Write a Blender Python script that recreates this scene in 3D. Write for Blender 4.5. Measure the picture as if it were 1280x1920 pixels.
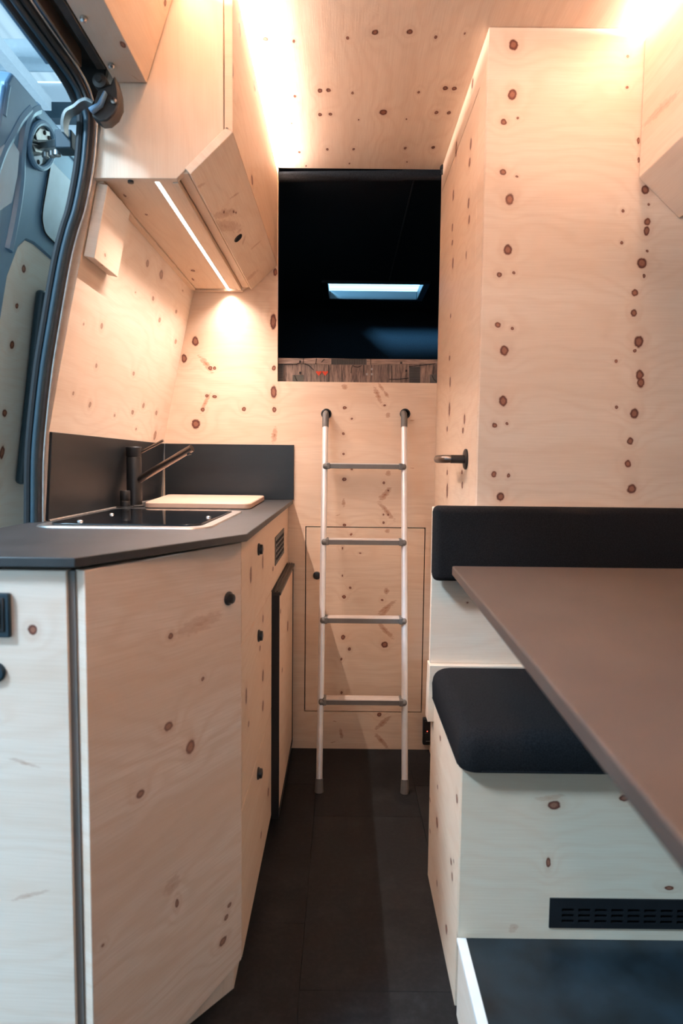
import bpy, bmesh, math, random
from mathutils import Vector, Matrix

for o in list(bpy.data.objects): bpy.data.objects.remove(o)
SC = bpy.context.scene
COL = SC.collection
random.seed(5)

# ------------------------------------------------------------------ camera
W_, H_, F_ = 1280, 1920, 1218.0
pitch, yaw, roll = .0764, -.0015, .0107
cy, sy, cp, sp = math.cos(yaw), math.sin(yaw), math.cos(pitch), math.sin(pitch)
fw = Vector((sy*cp, cy*cp, -sp)); rt0 = Vector((cy, -sy, 0)); up0 = rt0.cross(fw)
rt = rt0*math.cos(roll) + up0*math.sin(roll); up = -rt0*math.sin(roll) + up0*math.cos(roll)
EYE = Vector((0, 0, 1.0))
cam = bpy.data.objects.new('camera', bpy.data.cameras.new('camera')); COL.objects.link(cam)
cam.matrix_world = Matrix(((rt.x, up.x, -fw.x, EYE.x), (rt.y, up.y, -fw.y, EYE.y), (rt.z, up.z, -fw.z, EYE.z), (0, 0, 0, 1)))
cam.data.sensor_fit = 'VERTICAL'; cam.data.sensor_height = 36; cam.data.lens = F_/H_*36
cam.data.clip_start = .02
cam.data.dof.use_dof = True; cam.data.dof.focus_distance = 2.1; cam.data.dof.aperture_fstop = 5.0
SC.camera = cam

# ------------------------------------------------------------------ world + exposure
SC.view_settings.view_transform = 'Standard'; SC.view_settings.look = 'None'
SC.view_settings.gamma = 1; SC.view_settings.use_curve_mapping = False
SC.view_settings.exposure = 1.0
w = bpy.data.worlds.new('world'); SC.world = w; w.use_nodes = True
bg = w.node_tree.nodes['Background']; bg.inputs[0].default_value = (.52, .79, 1.0, 1); bg.inputs[1].default_value = 1.35

WARM = (1.0, .82, .75); WARMW = (1.0, .86, .79); COOL = (.50, .76, 1.0)
def area(name, loc, direction, sx, sy_, power, color, spread=180):
    l = bpy.data.lights.new(name, 'AREA'); l.shape = 'RECTANGLE'; l.size = sx; l.size_y = sy_
    l.energy = power; l.color = color; l.spread = math.radians(spread)
    o = bpy.data.objects.new(name, l); COL.objects.link(o); o.location = loc
    z = -Vector(direction).normalized(); y = Vector((0, 1, 0)); x = y.cross(z).normalized(); y = z.cross(x)
    o.matrix_world = Matrix(((x.x, y.x, z.x, loc[0]), (x.y, y.y, z.y, loc[1]), (x.z, y.z, z.z, loc[2]), (0, 0, 0, 1)))
    return o
# LED strips: the light itself (their housings are built with the cabinets)
area('cove_light', (-.258, 1.78, 1.9450), (.75, 0, 1), .008, .84, 9.5, WARM)
area('cove_light', (-.352, .52, 1.9345), (.75, 0, 1), .008, 1.62, 16, WARM)
area('cove_light', (.690, .64, 1.9365), (-.75, 0, 1), .008, 1.70, 15, WARM)
area('counter_light', (-.381, 1.78, 1.5588), (.08, 0, -1), .007, .83, 3.7, WARMW, 125)
# hall lamps that light the van from outside
area('hall_lamp', (-2.7, -.75, 4.0), (2.8, 1.95, -3.65), .6, .6, 175, COOL)
sk = area('hall_lamp', (-1.6, 1.0, 3.08), (1.75, 2.8, -1.08), .5, .5, 105, (.25, .66, 1.0), 60)

# ------------------------------------------------------------------ helpers
def ray(px, py): return fw + rt*((px-W_/2)/F_) - up*((py-H_/2)/F_)
def P(px, py, X=None, Y=None, Z=None):
    d = ray(px, py)
    t = (X-EYE.x)/d.x if X is not None else (Y-EYE.y)/d.y if Y is not None else (Z-EYE.z)/d.z
    return EYE + d*t
class Fr:                      # a plane in the room: origin, u axis, v axis, outward normal
    def __init__(s, O, U, V):
        s.O = Vector(O); s.U = Vector(U).normalized(); V = Vector(V); s.V = (V - s.U*V.dot(s.U)).normalized(); s.N = s.U.cross(s.V)
    def pt(s, u, v, w=0): return s.O + s.U*u + s.V*v + s.N*w
    def hit(s, px, py):
        d = ray(px, py); t = (s.O-EYE).dot(s.N)/d.dot(s.N); p = EYE + d*t - s.O
        return (p.dot(s.U), p.dot(s.V))
    def knots(s, L, sc=1.0, ox=0, oy=0):
        out = []
        for k in L:
            px, py, rx, ry = ox+k[0]/sc, oy+k[1]/sc, k[2]/sc, k[3]/sc
            c = s.hit(px, py); a = s.hit(px+rx, py); b = s.hit(px, py+ry)
            ru = max(abs(a[0]-c[0]), abs(b[0]-c[0]), .002); rv = max(abs(b[1]-c[1]), abs(a[1]-c[1])*.5, .002)
            out.append((c[0], c[1], ru, rv, 0))
        return out
    def streaks(s, L, sc=1.0, ox=0, oy=0):
        out = []
        for x0, y0, x1, y1, wd in L:
            a = s.hit(ox+x0/sc, oy+y0/sc); b = s.hit(ox+x1/sc, oy+y1/sc)
            ln = math.hypot(b[0]-a[0], b[1]-a[1])/2
            d = abs(s.hit(ox+(x0+wd)/sc, oy+y0/sc)[0]-a[0])
            out.append(((a[0]+b[0])/2, (a[1]+b[1])/2, ln, max(d, .002), math.atan2(b[1]-a[1], b[0]-a[0])))
        return out
FX = lambda x, s=1: Fr((x, 0, 0), (0, -s, 0), (0, 0, 1))   # s=1: faces -X ; s=-1: faces +X
FY = lambda y: Fr((0, y, 0), (1, 0, 0), (0, 0, 1))         # faces the camera (-Y)

class MB:
    def __init__(s): s.v = []; s.f = []; s.uv = []; s.sm = []
    def face(s, idx, uvs=None, smooth=False):
        s.f.append(idx); s.sm.append(smooth)
        if uvs is None:
            ps = [s.v[i] for i in idx]; n = (ps[1]-ps[0]).cross(ps[2]-ps[1])
            a = [abs(n.x), abs(n.y), abs(n.z)]; m = a.index(max(a))
            uvs = [((p.y, p.z), (p.x, p.z), (p.y, p.x))[m] for p in ps]
        s.uv.append(uvs)
    def prism(s, pts, off, uvf=None):
        """pts: world polygon; off: vector to the back; uvf(p, kind)"""
        b = len(s.v); n = len(pts); s.v += [Vector(p) for p in pts] + [Vector(p)+off for p in pts]
        for idx in [list(range(b, b+n)), list(range(b+2*n-1, b+n-1, -1))] + [[b+i, b+n+i, b+n+(i+1) % n, b+(i+1) % n] for i in range(n)]:
            s.face(idx, uvf([s.v[i] for i in idx]) if uvf else None)
        return s
    def box(s, x0, x1, y0, y1, z0, z1, r=0):
        return s.prism([(x0, y0, z0), (x1, y0, z0), (x1, y0, z1), (x0, y0, z1)], Vector((0, y1-y0, 0)))
    def obox(s, c, ax, ay, az, sx, sy_, sz):
        c = Vector(c); ax = Vector(ax).normalized(); ay = Vector(ay).normalized(); az = Vector(az).normalized()
        p = [c + ax*(i*sx/2) - ay*(sy_/2) + az*(j*sz/2) for i, j in ((-1, -1), (1, -1), (1, 1), (-1, 1))]
        return s.prism(p, ay*sy_)
    def tube(s, path, r, n=12, caps=True, flat=None):
        path = [Vector(p) for p in path]; rs = r if isinstance(r, (list, tuple)) else [r]*len(path)
        b = len(s.v); prev = None
        for i, p in enumerate(path):
            t = (path[min(i+1, len(path)-1)] - path[max(i-1, 0)]).normalized()
            if prev is None:
                h = Vector((0, 0, 1)) if abs(t.z) < .9 else Vector((0, 1, 0))
                a = t.cross(h).normalized()
            else: a = (prev - t*prev.dot(t)).normalized()
            prev = a; c = t.cross(a)
            for k in range(n):
                th = 2*math.pi*k/n
                s.v.append(p + a*math.cos(th)*rs[i] + c*math.sin(th)*rs[i]*(flat or 1))
        for i in range(len(path)-1):
            for k in range(n):
                s.face([b+i*n+k, b+i*n+(k+1) % n, b+(i+1)*n+(k+1) % n, b+(i+1)*n+k], smooth=True)
        if caps:
            s.face([b+k for k in range(n-1, -1, -1)]); s.face([b+(len(path)-1)*n+k for k in range(n)])
        return s
    def lathe(s, c, axis, prof, n=24):      # prof: (radius, height along axis)
        axis = Vector(axis).normalized(); c = Vector(c)
        return s.tube([c + axis*h for _, h in prof], [r for r, _ in prof], n)
    def build(s, name, mat, parent=None, bevel=0, seg=2, origin=None):
        lo = Vector([min(v[i] for v in s.v) for i in range(3)]); hi = Vector([max(v[i] for v in s.v) for i in range(3)])
        org = Vector(origin) if origin else Vector(((lo.x+hi.x)/2, (lo.y+hi.y)/2, lo.z))
        me = bpy.data.meshes.new(name); me.from_pydata([v-org for v in s.v], [], s.f)
        uvl = me.uv_layers.new(name='UVMap'); k = 0
        for u in s.uv:
            for q in u: uvl.data[k].uv = q; k += 1
        me.polygons.foreach_set('use_smooth', [True]*len(me.polygons)); 
        me.set_sharp_from_angle(angle=math.radians(35))
        me.materials.append(mat); me.validate()
        bm = bmesh.new(); bm.from_mesh(me); bmesh.ops.recalc_face_normals(bm, faces=bm.faces); bm.to_mesh(me); bm.free()
        o = bpy.data.objects.new(name, me); COL.objects.link(o)
        WO[o.name] = org
        if parent: o.parent = parent; o.location = org - WO[parent.name]
        else: o.location = org
        if bevel:
            m = o.modifiers.new('bevel', 'BEVEL'); m.width = bevel; m.segments = seg; m.limit_method = 'ANGLE'; m.angle_limit = math.radians(40); m.harden_normals = False
        return o
WO = {}
def tag(o, label=None, cat=None, group=None, kind=None):
    if label: o['label'] = label
    if cat: o['category'] = cat
    if group: o['group'] = group
    if kind: o['kind'] = kind
    return o
def empty(name, loc, label=None, cat=None, group=None, kind=None):
    o = bpy.data.objects.new(name, None); o.empty_display_size = .05; COL.objects.link(o); o.location = loc; WO[o.name] = Vector(loc)
    return tag(o, label, cat, group, kind)
def slab(name, fr, poly, thick, mat, parent=None, bevel=.0012, w=0, seg=2):
    """poly in frame (u, v); front at w, back at w-thick; UVs are the frame's metres"""
    m = MB()
    def uvf(ps):
        n = (ps[1]-ps[0]).cross(ps[2]-ps[1]); c = [abs(n.dot(fr.U)), abs(n.dot(fr.V)), abs(n.dot(fr.N))]; k = c.index(max(c))
        q = [(p-fr.O) for p in ps]
        if k == 2: return [(p.dot(fr.U), p.dot(fr.V)) for p in q]
        if k == 1: return [(p.dot(fr.U), p.dot(fr.V)+p.dot(fr.N)) for p in q]
        return [(p.dot(fr.U)+p.dot(fr.N), p.dot(fr.V)) for p in q]
    m.prism([fr.pt(u, v, w) for u, v in poly], -fr.N*thick, uvf)
    return m.build(name, mat, parent, bevel, seg)
def rect(u0, u1, v0, v1): return [(u0, v0), (u1, v0), (u1, v1), (u0, v1)]
def holed(name, fr, us, vs, holes, thick, mat, parent=None, w=0):
    """rectangular sheet with rectangular holes, one seamless mesh"""
    m = MB(); us = sorted(set(us + [h[i] for h in holes for i in (0, 1)])); vs = sorted(set(vs + [h[i] for h in holes for i in (2, 3)]))
    idx = {}
    def vi(i, j, b):
        if (i, j, b) not in idx: idx[(i, j, b)] = len(m.v); m.v.append(fr.pt(us[i], vs[j], w - (thick if b else 0)))
        return idx[(i, j, b)]
    def solid(i, j):
        if i < 0 or j < 0 or i >= len(us)-1 or j >= len(vs)-1: return False
        a, b = (us[i]+us[i+1])/2, (vs[j]+vs[j+1])/2
        return not any(h[0] < a < h[1] and h[2] < b < h[3] for h in holes)
    for i in range(len(us)-1):
        for j in range(len(vs)-1):
            if not solid(i, j): continue
            c = [(us[i], vs[j]), (us[i+1], vs[j]), (us[i+1], vs[j+1]), (us[i], vs[j+1])]
            m.face([vi(i, j, 0), vi(i+1, j, 0), vi(i+1, j+1, 0), vi(i, j+1, 0)], c)
            m.face([vi(i, j, 1), vi(i, j+1, 1), vi(i+1, j+1, 1), vi(i+1, j, 1)], [c[0], c[3], c[2], c[1]])
            for di, dj, a, b in ((-1, 0, (i, j+1), (i, j)), (1, 0, (i+1, j), (i+1, j+1)), (0, -1, (i, j), (i+1, j)), (0, 1, (i+1, j+1), (i, j+1))):
                if not solid(i+di, j+dj):
                    q = [(us[a[0]], vs[a[1]]), (us[b[0]], vs[b[1]])]
                    m.face([vi(*a, 0), vi(*a, 1), vi(*b, 1), vi(*b, 0)], [q[0], (q[0][0]+.01, q[0][1]+.01), (q[1][0]+.01, q[1][1]+.01), q[1]])
    return m.build(name, mat, parent)
def mix(a, b, t): return tuple(a[i]+(b[i]-a[i])*t for i in range(len(a)))

# ------------------------------------------------------------------ materials
def newmat(name):
    m = bpy.data.materials.new(name); m.use_nodes = True
    return m, m.node_tree, m.node_tree.nodes['Principled BSDF']
def mth(nt, op, a, b=None, c=None, clamp=False):
    n = nt.nodes.new('ShaderNodeMath'); n.operation = op; n.use_clamp = clamp
    for i, x in enumerate((a, b, c)):
        if x is None: continue
        if isinstance(x, (int, float)): n.inputs[i].default_value = x
        else: nt.links.new(x, n.inputs[i])
    return n.outputs[0]
def ramp(nt, fac, stops, interp='LINEAR'):
    r = nt.nodes.new('ShaderNodeValToRGB'); cr = r.color_ramp; cr.interpolation = interp
    while len(cr.elements) > 1: cr.elements.remove(cr.elements[-1])
    cr.elements[0].position = stops[0][0]; cr.elements[0].color = (*stops[0][1], 1)
    for p, c in stops[1:]: e = cr.elements.new(p); e.color = (*c, 1)
    nt.links.new(fac, r.inputs[0]); return r.outputs[0]
def noise(nt, vec, scale, detail=3, rough=.55):
    n = nt.nodes.new('ShaderNodeTexNoise'); n.inputs['Scale'].default_value = scale
    n.inputs['Detail'].default_value = detail; n.inputs['Roughness'].default_value = rough
    if vec is not None: nt.links.new(vec, n.inputs['Vector'])
    return n.outputs['Fac']
def vscale(nt, vec, s, off=(0, 0, 0)):
    n = nt.nodes.new('ShaderNodeVectorMath'); n.operation = 'MULTIPLY_ADD'
    nt.links.new(vec, n.inputs[0]); n.inputs[1].default_value = s; n.inputs[2].default_value = off; return n.outputs[0]
def mixc(nt, fac, a, b, mode='MIX'):
    n = nt.nodes.new('ShaderNodeMix'); n.data_type = 'RGBA'; n.blend_type = mode
    for i, x in ((0, fac), (6, a), (7, b)):
        if isinstance(x, (int, float)): n.inputs[i].default_value = x
        elif isinstance(x, tuple): n.inputs[i].default_value = (*x, 1) if len(x) == 3 else x
        else: nt.links.new(x, n.inputs[i])
    return n.outputs[2]
def bump(nt, b, h, dist, strength=.5):
    n = nt.nodes.new('ShaderNodeBump'); n.inputs['Distance'].default_value = dist; n.inputs['Strength'].default_value = strength
    nt.links.new(h, n.inputs['Height']); nt.links.new(n.outputs[0], b.inputs['Normal'])

PINE = (.79, .64, .51)
def wood(name, knots=(), streaks=(), seed=0.0, along='u', base=PINE, contrast=1.0, stave=0.0, tilt=0.0, sop=.55, kop=1.0):
    m, nt, b = newmat(name)
    tc = nt.nodes.new('ShaderNodeTexCoord'); uv = tc.outputs['UV']
    # slightly wobble the coordinates so knots are not perfect ellipses
    wn = nt.nodes.new('ShaderNodeTexNoise'); wn.inputs['Scale'].default_value = 55; wn.inputs['Detail'].default_value = 2
    nt.links.new(uv, wn.inputs['Vector'])
    wv = vscale(nt, wn.outputs['Color'], (.006, .006, 0), (-.003, -.003, 0))
    ad = nt.nodes.new('ShaderNodeVectorMath'); ad.operation = 'ADD'; nt.links.new(uv, ad.inputs[0]); nt.links.new(wv, ad.inputs[1]); uvw = ad.outputs[0]
    def dist(L):
        d = None
        for (ku, kv, ru, rv, an) in L:
            mp = nt.nodes.new('ShaderNodeMapping'); mp.vector_type = 'TEXTURE'
            mp.inputs['Location'].default_value = (ku, kv, 0); mp.inputs['Rotation'].default_value = (0, 0, an); mp.inputs['Scale'].default_value = (ru, rv, 1)
            nt.links.new(uvw, mp.inputs['Vector'])
            ln = nt.nodes.new('ShaderNodeVectorMath'); ln.operation = 'LENGTH'; nt.links.new(mp.outputs[0], ln.inputs[0])
            d = ln.outputs['Value'] if d is None else mth(nt, 'MINIMUM', d, ln.outputs['Value'])
        return d
    s = nt.nodes.new('ShaderNodeSeparateXYZ'); nt.links.new(uv, s.inputs[0]); U, V = s.outputs[0], s.outputs[1]
    if along == 'v': U, V = V, U
    if tilt: V = mth(nt, 'MULTIPLY_ADD', U, tilt, V)
    cb = nt.nodes.new('ShaderNodeCombineXYZ'); nt.links.new(U, cb.inputs[0]); nt.links.new(V, cb.inputs[1]); cb.inputs[2].default_value = seed
    c = cb.outputs[0]
    big = noise(nt, vscale(nt, c, (1.5, 5, 1)), 1.0, 3)
    dk = dist(knots) if knots else None; ds = dist(streaks) if streaks else None
    ph = mth(nt, 'MULTIPLY_ADD', V, 22.0, mth(nt, 'MULTIPLY', big, 9.0))
    if dk is not None:
        fl = mth(nt, 'POWER', 2.718, mth(nt, 'MULTIPLY', dk, -.38)); ph = mth(nt, 'ADD', ph, mth(nt, 'MULTIPLY', fl, 2.6))
    rings = mth(nt, 'MULTIPLY_ADD', mth(nt, 'SINE', mth(nt, 'MULTIPLY', ph, 6.283)), .5, .5)
    rings = mth(nt, 'POWER', rings, 2.5)
    fine = noise(nt, vscale(nt, c, (9, 420, 1)), 1.0, 2, .7)
    broad = noise(nt, vscale(nt, c, (.9, 7, 1), (3.3, 7.7, 0)), 1.0, 2)
    col = mixc(nt, mth(nt, 'MULTIPLY', rings, .22*contrast), base, mix(base, (.60, .36, .22), .75))
    col = mixc(nt, ramp(nt, fine, [(.3, (.36*contrast,)*3), (.7, (0, 0, 0))]), col, mix(base, (.52, .34, .22), .7))
    col = mixc(nt, ramp(nt, broad, [(.42, (0, 0, 0)), (.72, (.5*contrast,)*3)]), col, mix(base, (.62, .40, .26), .7))
    if stave:                                   # glued staves: a slight tone step from board to board
        st = nt.nodes.new('ShaderNodeTexWhiteNoise'); st.noise_dimensions = '1D'
        nt.links.new(mth(nt, 'FLOOR', mth(nt, 'DIVIDE', V, stave)), st.inputs['W'])
        col = mixc(nt, mth(nt, 'MULTIPLY', st.outputs['Value'], .35), col, mix(base, (.66, .44, .30), .8))
    if ds is not None:
        wob = mth(nt, 'ADD', ds, mth(nt, 'MULTIPLY', mth(nt, 'SUBTRACT', noise(nt, vscale(nt, c, (60, 160, 1)), 1, 3), .5), 1.5))
        col = mixc(nt, ramp(nt, wob, [(0, (sop,)*3), (.4, (sop*.55,)*3), (.65, (sop*.6,)*3), (1.25, (0, 0, 0))]), col, (.40, .17, .09))
    if dk is not None:
        dw = mth(nt, 'ADD', dk, mth(nt, 'MULTIPLY', mth(nt, 'SUBTRACT', noise(nt, c, 160, 2), .5), .35))
        dd = mth(nt, 'DIVIDE', dw, 4.0)
        col = mixc(nt, ramp(nt, dd, [(.22, (.45,)*3), (.33, (.16,)*3), (.75, (0, 0, 0))]), col, (.46, .22, .12))
        col = mixc(nt, ramp(nt, dd, [(.215, (kop,)*3), (.275, (0, 0, 0))]), col,
                   ramp(nt, dd, [(0, (.26, .11, .065)), (.09, (.30, .13, .08)), (.15, (.19, .065, .04)), (.20, (.10, .03, .022)), (.26, (.20, .07, .04))]))
    nt.links.new(col, b.inputs['Base Color']); b.inputs['Roughness'].default_value = .48
    b.inputs['Specular IOR Level'].default_value = .3
    bump(nt, b, fine, .0006, .25)
    return m
def plain(name, color, rough=.5, metal=0.0, var=0.0, scale=30, bmp=0.0, bscale=300, spec=.5, stretch=(1, 1, 1)):
    m, nt, b = newmat(name)
    tc = nt.nodes.new('ShaderNodeTexCoord'); v = vscale(nt, tc.outputs['Object'], stretch)
    n = noise(nt, v, scale, 4)
    col = ramp(nt, n, [(.3, tuple(c*(1-var) for c in color)), (.7, tuple(min(1, c*(1+var)) for c in color))])
    nt.links.new(col, b.inputs['Base Color']); b.inputs['Roughness'].default_value = rough; b.inputs['Metallic'].default_value = metal
    b.inputs['Specular IOR Level'].default_value = spec
    if bmp: bump(nt, b, noise(nt, v, bscale, 2, .8), bmp, .6)
    return m
def emit(name, color, strength):
    m, nt, b = newmat(name); b.inputs['Emission Color'].default_value = (*color, 1); b.inputs['Emission Strength'].default_value = strength
    b.inputs['Base Color'].default_value = (.8, .8, .8, 1); return m

M = {}
M['black'] = plain('black_plastic', (.010, .011, .013), .38, var=.15)
M['satinblack'] = plain('satin_black', (.012, .012, .013), .42, var=.2, bmp=.0002)
M['tealblack'] = plain('blue_black_plastic', (.006, .022, .034), .42, var=.1)
M['rubber'] = plain('seal_rubber', (.006, .008, .010), .65, var=.2)
M['counter'] = plain('dark_laminate', (.030, .031, .033), .45, var=.25, scale=14, bmp=.0002, bscale=500)
M['splash'] = plain('dark_splash_laminate', (.011, .0135, .0155), .40, var=.35, scale=7, bmp=.0002, bscale=500, stretch=(.5, .5, 2))
M['tabletop'] = plain('brown_laminate', (.075, .052, .042), .42, var=.12, scale=9, bmp=.0002, bscale=700, spec=.6)
M['steel'] = plain('brushed_steel', (.62, .60, .58), .32, 1.0, var=.08)
M['gunmetal'] = plain('gunmetal', (.22, .18, .16), .3, 1.0, var=.1)
M['zinc'] = plain('zinc_plate', (.50, .52, .52), .38, 1.0, var=.2, scale=60)
M['alu'] = plain('satin_aluminium', (.80, .78, .77), .42, .55, var=.05)
M['greyplastic'] = plain('grey_plastic', (.13, .12, .11), .5, var=.1)
M['felt'] = plain('dark_felt', (.011, .014, .018), .95, var=.4, scale=260, bmp=.0015, bscale=900, spec=.1)
M['fabric'] = plain('anthracite_wool', (.0130, .0128, .0138), .95, var=.5, scale=420, bmp=.0015, bscale=1300, spec=.08)
M['paint'] = plain('blue_grey_van_paint', (.15, .28, .42), .35, .15, var=.06, scale=6)
M['paintwhite'] = plain('pale_van_paint', (.42, .53, .64), .35, .1, var=.05)
M['darkmetal'] = plain('dark_painted_metal', (.045, .040, .037), .4, .4, var=.3, scale=40)
M['platform'] = plain('platform_vinyl', (.008, .017, .024), .42, var=.7, scale=9, bmp=.0002, bscale=600)
M['hallpanel'] = plain('hall_panel', (.62, .68, .72), .5, var=.04, scale=2)
M['hallbeam'] = plain('hall_beam_paint', (.58, .68, .74), .4, var=.04)
m, nt, b = newmat('translucent_roof_sheet'); tr = nt.nodes.new('ShaderNodeBsdfTranslucent'); tr.inputs[0].default_value = (.6, .62, .62, 1)
tcx = nt.nodes.new('ShaderNodeTexCoord'); wv_ = mth(nt, 'SINE', mth(nt, 'MULTIPLY', None, 90.0)) if False else None
sx0 = nt.nodes.new('ShaderNodeSeparateXYZ'); nt.links.new(tcx.outputs['Object'], sx0.inputs[0])
ln_ = mth(nt, 'POWER', mth(nt, 'ABSOLUTE', mth(nt, 'SINE', mth(nt, 'MULTIPLY', sx0.outputs[0], 26.0))), 6)
nt.links.new(mixc(nt, mth(nt, 'MULTIPLY', ln_, .25), (.62, .63, .63), (.36, .40, .42)), tr.inputs[0])
nt.links.new(tr.outputs[0], nt.nodes['Material Output'].inputs['Surface']); M['roofsheet'] = m
M['white'] = plain('white_trim', (.78, .80, .80), .4, var=.04)
M['concrete'] = plain('concrete', (.33, .35, .36), .7, var=.15, scale=3)
M['led'] = emit('led_diffuser', (1.0, .88, .78), 9.0)
M['ledwarm'] = emit('led_tape', (1.0, .70, .46), 10.0)
# sink glass
m, nt, b = newmat('smoked_glass'); b.inputs['Base Color'].default_value = (.006, .008, .010, 1); b.inputs['Roughness'].default_value = .06; b.inputs['IOR'].default_value = 1.5; M['smoked'] = m
# skylight pane: milky acrylic
m, nt, b = newmat('milky_acrylic'); tp_ = nt.nodes.new('ShaderNodeBsdfTransparent'); tp_.inputs[0].default_value = (.85, .93, .97, 1); tl_ = nt.nodes.new('ShaderNodeBsdfTranslucent'); mx = nt.nodes.new('ShaderNodeMixShader'); mx.inputs[0].default_value = .25
nt.links.new(tp_.outputs[0], mx.inputs[1]); nt.links.new(tl_.outputs[0], mx.inputs[2]); nt.links.new(mx.outputs[0], nt.nodes['Material Output'].inputs['Surface']); M['acrylic'] = m
# floor vinyl tiles
m, nt, b = newmat('slate_vinyl'); tc = nt.nodes.new('ShaderNodeTexCoord'); gp = nt.nodes.new('ShaderNodeNewGeometry')
n1 = noise(nt, gp.outputs['Position'], 9, 8, .7); n2 = noise(nt, gp.outputs['Position'], 90, 3, .7)
oi = nt.nodes.new('ShaderNodeObjectInfo')
c = ramp(nt, n1, [(.3, (.003, .0037, .0048)), (.5, (.0062, .0072, .0086)), (.78, (.024, .025, .027))])
c = mixc(nt, ramp(nt, n2, [(.45, (0, 0, 0)), (.8, (.3, .3, .3))]), c, (.033, .034, .036)); b.inputs['Specular IOR Level'].default_value = .22
c = mixc(nt, mth(nt, 'MULTIPLY', oi.outputs['Random'], .15), c, (.020, .021, .023))
nt.links.new(c, b.inputs['Base Color']); nt.links.new(ramp(nt, n1, [(.3, (.50,)*3), (.7, (.62,)*3)]), b.inputs['Roughness']); bump(nt, b, n2, .0005, .3); M['floor'] = m
# mattress cover: printed weathered boards and patches
m, nt, b = newmat('printed_board_cover'); tc = nt.nodes.new('ShaderNodeTexCoord'); uv = tc.outputs['UV']
st1 = noise(nt, vscale(nt, uv, (110, 9, 1)), 1.0, 4, .7); st2 = noise(nt, vscale(nt, uv, (420, 30, 1)), 1.0, 2, .6); bd = noise(nt, vscale(nt, uv, (9, 1, 1)), 1.0, 1)
c = ramp(nt, st1, [(.34, (.035, .028, .026)), (.47, (.20, .14, .115)), (.7, (.38, .28, .225))])
c = mixc(nt, ramp(nt, st2, [(.35, (.6,)*3), (.5, (0, 0, 0))]), c, (.045, .038, .034))
c = mixc(nt, ramp(nt, bd, [(.35, (.35,)*3), (.6, (0, 0, 0))]), c, (.10, .085, .08))
nt.links.new(c, b.inputs['Base Color']); b.inputs['Roughness'].default_value = .9; M['print'] = m
M['printtop'] = plain('printed_board_edge', (.26, .19, .155), .9, var=.5, scale=60, stretch=(.4, 4, 6))
M['heart'] = plain('red_print', (.55, .055, .02), .8, var=.1)
M['ink'] = plain('black_print', (.012, .012, .013), .8, var=.1)
M['greypatch'] = plain('grey_print', (.10, .095, .088), .85, var=.2)
M['greylight'] = plain('light_grey_print', (.28, .29, .29), .8, var=.1)
M['redled'] = emit('red_led', (1, .05, .02), 1.5)

# ------------------------------------------------------------------ key planes
YB = 2.205          # bulkhead at the bed
ZC = .871           # counter top
CEIL = 1.962
XB = .312           # washroom side
YW = 1.512          # washroom front
DX = -.185          # kitchen fronts
YN = 1.338          # near end of the wall cabinet
KW = .2096
LW = Fr((-.607-1.056*KW, 0, 0), (0, 1, 0), (KW, 0, 1))      # upper, tilted part of the left wall; faces +X
LWv = math.hypot(1, KW)

# ------------------------------------------------------------------ STRUCTURE
# floor: sub floor with vinyl tiles
fl = tag(MB().box(-.75, 1.05, -1.3, YB+.02, -.06, -.004).build('floor', M['black']), kind='structure')
tm = None; TW, TL = .305, .61
for i in range(-3, 4):
    for j in range(-3, 5):
        x0 = -.072 + i*TW; y0 = 1.16 + (j-1)*TL + (.18 if i % 2 else 0); x1 = min(x0+TW, 1.04); y1 = min(y0+TL, YB+.018)
        if x0 < -.75: x0 = -.745
        if y0 < -1.3: y0 = -1.295
        if x1-x0 < .05 or y1-y0 < .05: continue
        g = .0003
        MB().box(x0+g, x1-g, y0+g, y1-g, -.004, 0).build('tile', M['floor'], fl, .0003, 1)

# wooden ceiling
CF = Fr((0, 0, CEIL), (0, 1, 0), (1, 0, 0))      # N = -Z
ck = CF.knots([(155,195,28,10),(296,207,14,8),(564,190,14,8),(700,162,34,13),(873,160,32,12),(1004,186,14,9),(1150,168,7,7),(300,482,13,6),(424,454,24,11),(467,451,23,9),(589,465,13,6),(918,461,13,6),(1052,441,29,11),(1098,443,24,10),(426,573,20,8),(478,571,18,7),(743,562,36,14),(1008,563,20,8),(1070,564,17,8),(324,761,13,5),(462,747,14,6),(594,746,13,6),(852,741,13,6),(992,737,19,7),(620,599,5,4),(859,595,5,4),(283,617,5,3),(356,830,7,4),(572,817,7,4),(860,810,8,3)], 2.6667, 440, 0)
ck += [(k[0]-.72, .1-k[1], k[2], k[3], 0) for k in ck[:12]]
M['w_ceil'] = wood('pine_ceiling', ck, (), 1.0, 'u', base=(.86, .70, .55), contrast=1.1)
tag(slab('ceiling', CF, rect(-.35, YB+.01, -.52, .98), .02, M['w_ceil']), kind='structure')

# bulkhead at the rear of the living space, with the bed opening and the hatch cut-out
BW = FY(YB)
bk = BW.knots([(377,158,14,11),(425,231,8,7),(642,142,8,7),(367,331,9,10),(369,466,8,8),(425,568,8,7),(375,635,15,11),(638,658,8,8),(635,925,8,8),(376,940,14,9),(420,1003,8,8),(413,1360,9,8),(372,1420,13,11),(627,1442,8,7),(363,1095,5,9),(362,1278,5,7),(480,1128,8,3),(668,710,6,6),(635,872,6,6),(665,872,6,6)], 3.556, 540, 720)
bk += BW.knots([(643,1195,4,4),(655,1217,3,3),(721,1209,6,6),(640,1236,2,3),(640,1299,2,3),(711,1340,4,4),(512,603,6,15),(513,690,4,5),(513,735,6,12),(514,768,4,5),(457,767,4,4),(516,510,4,7),(366,640,6,9),(345,672,5,8),(394,690,4,4),(402,690,3,3),(380,768,4,4),(388,742,3,3),(402,744,4,3),(367,795,8,9)])
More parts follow.
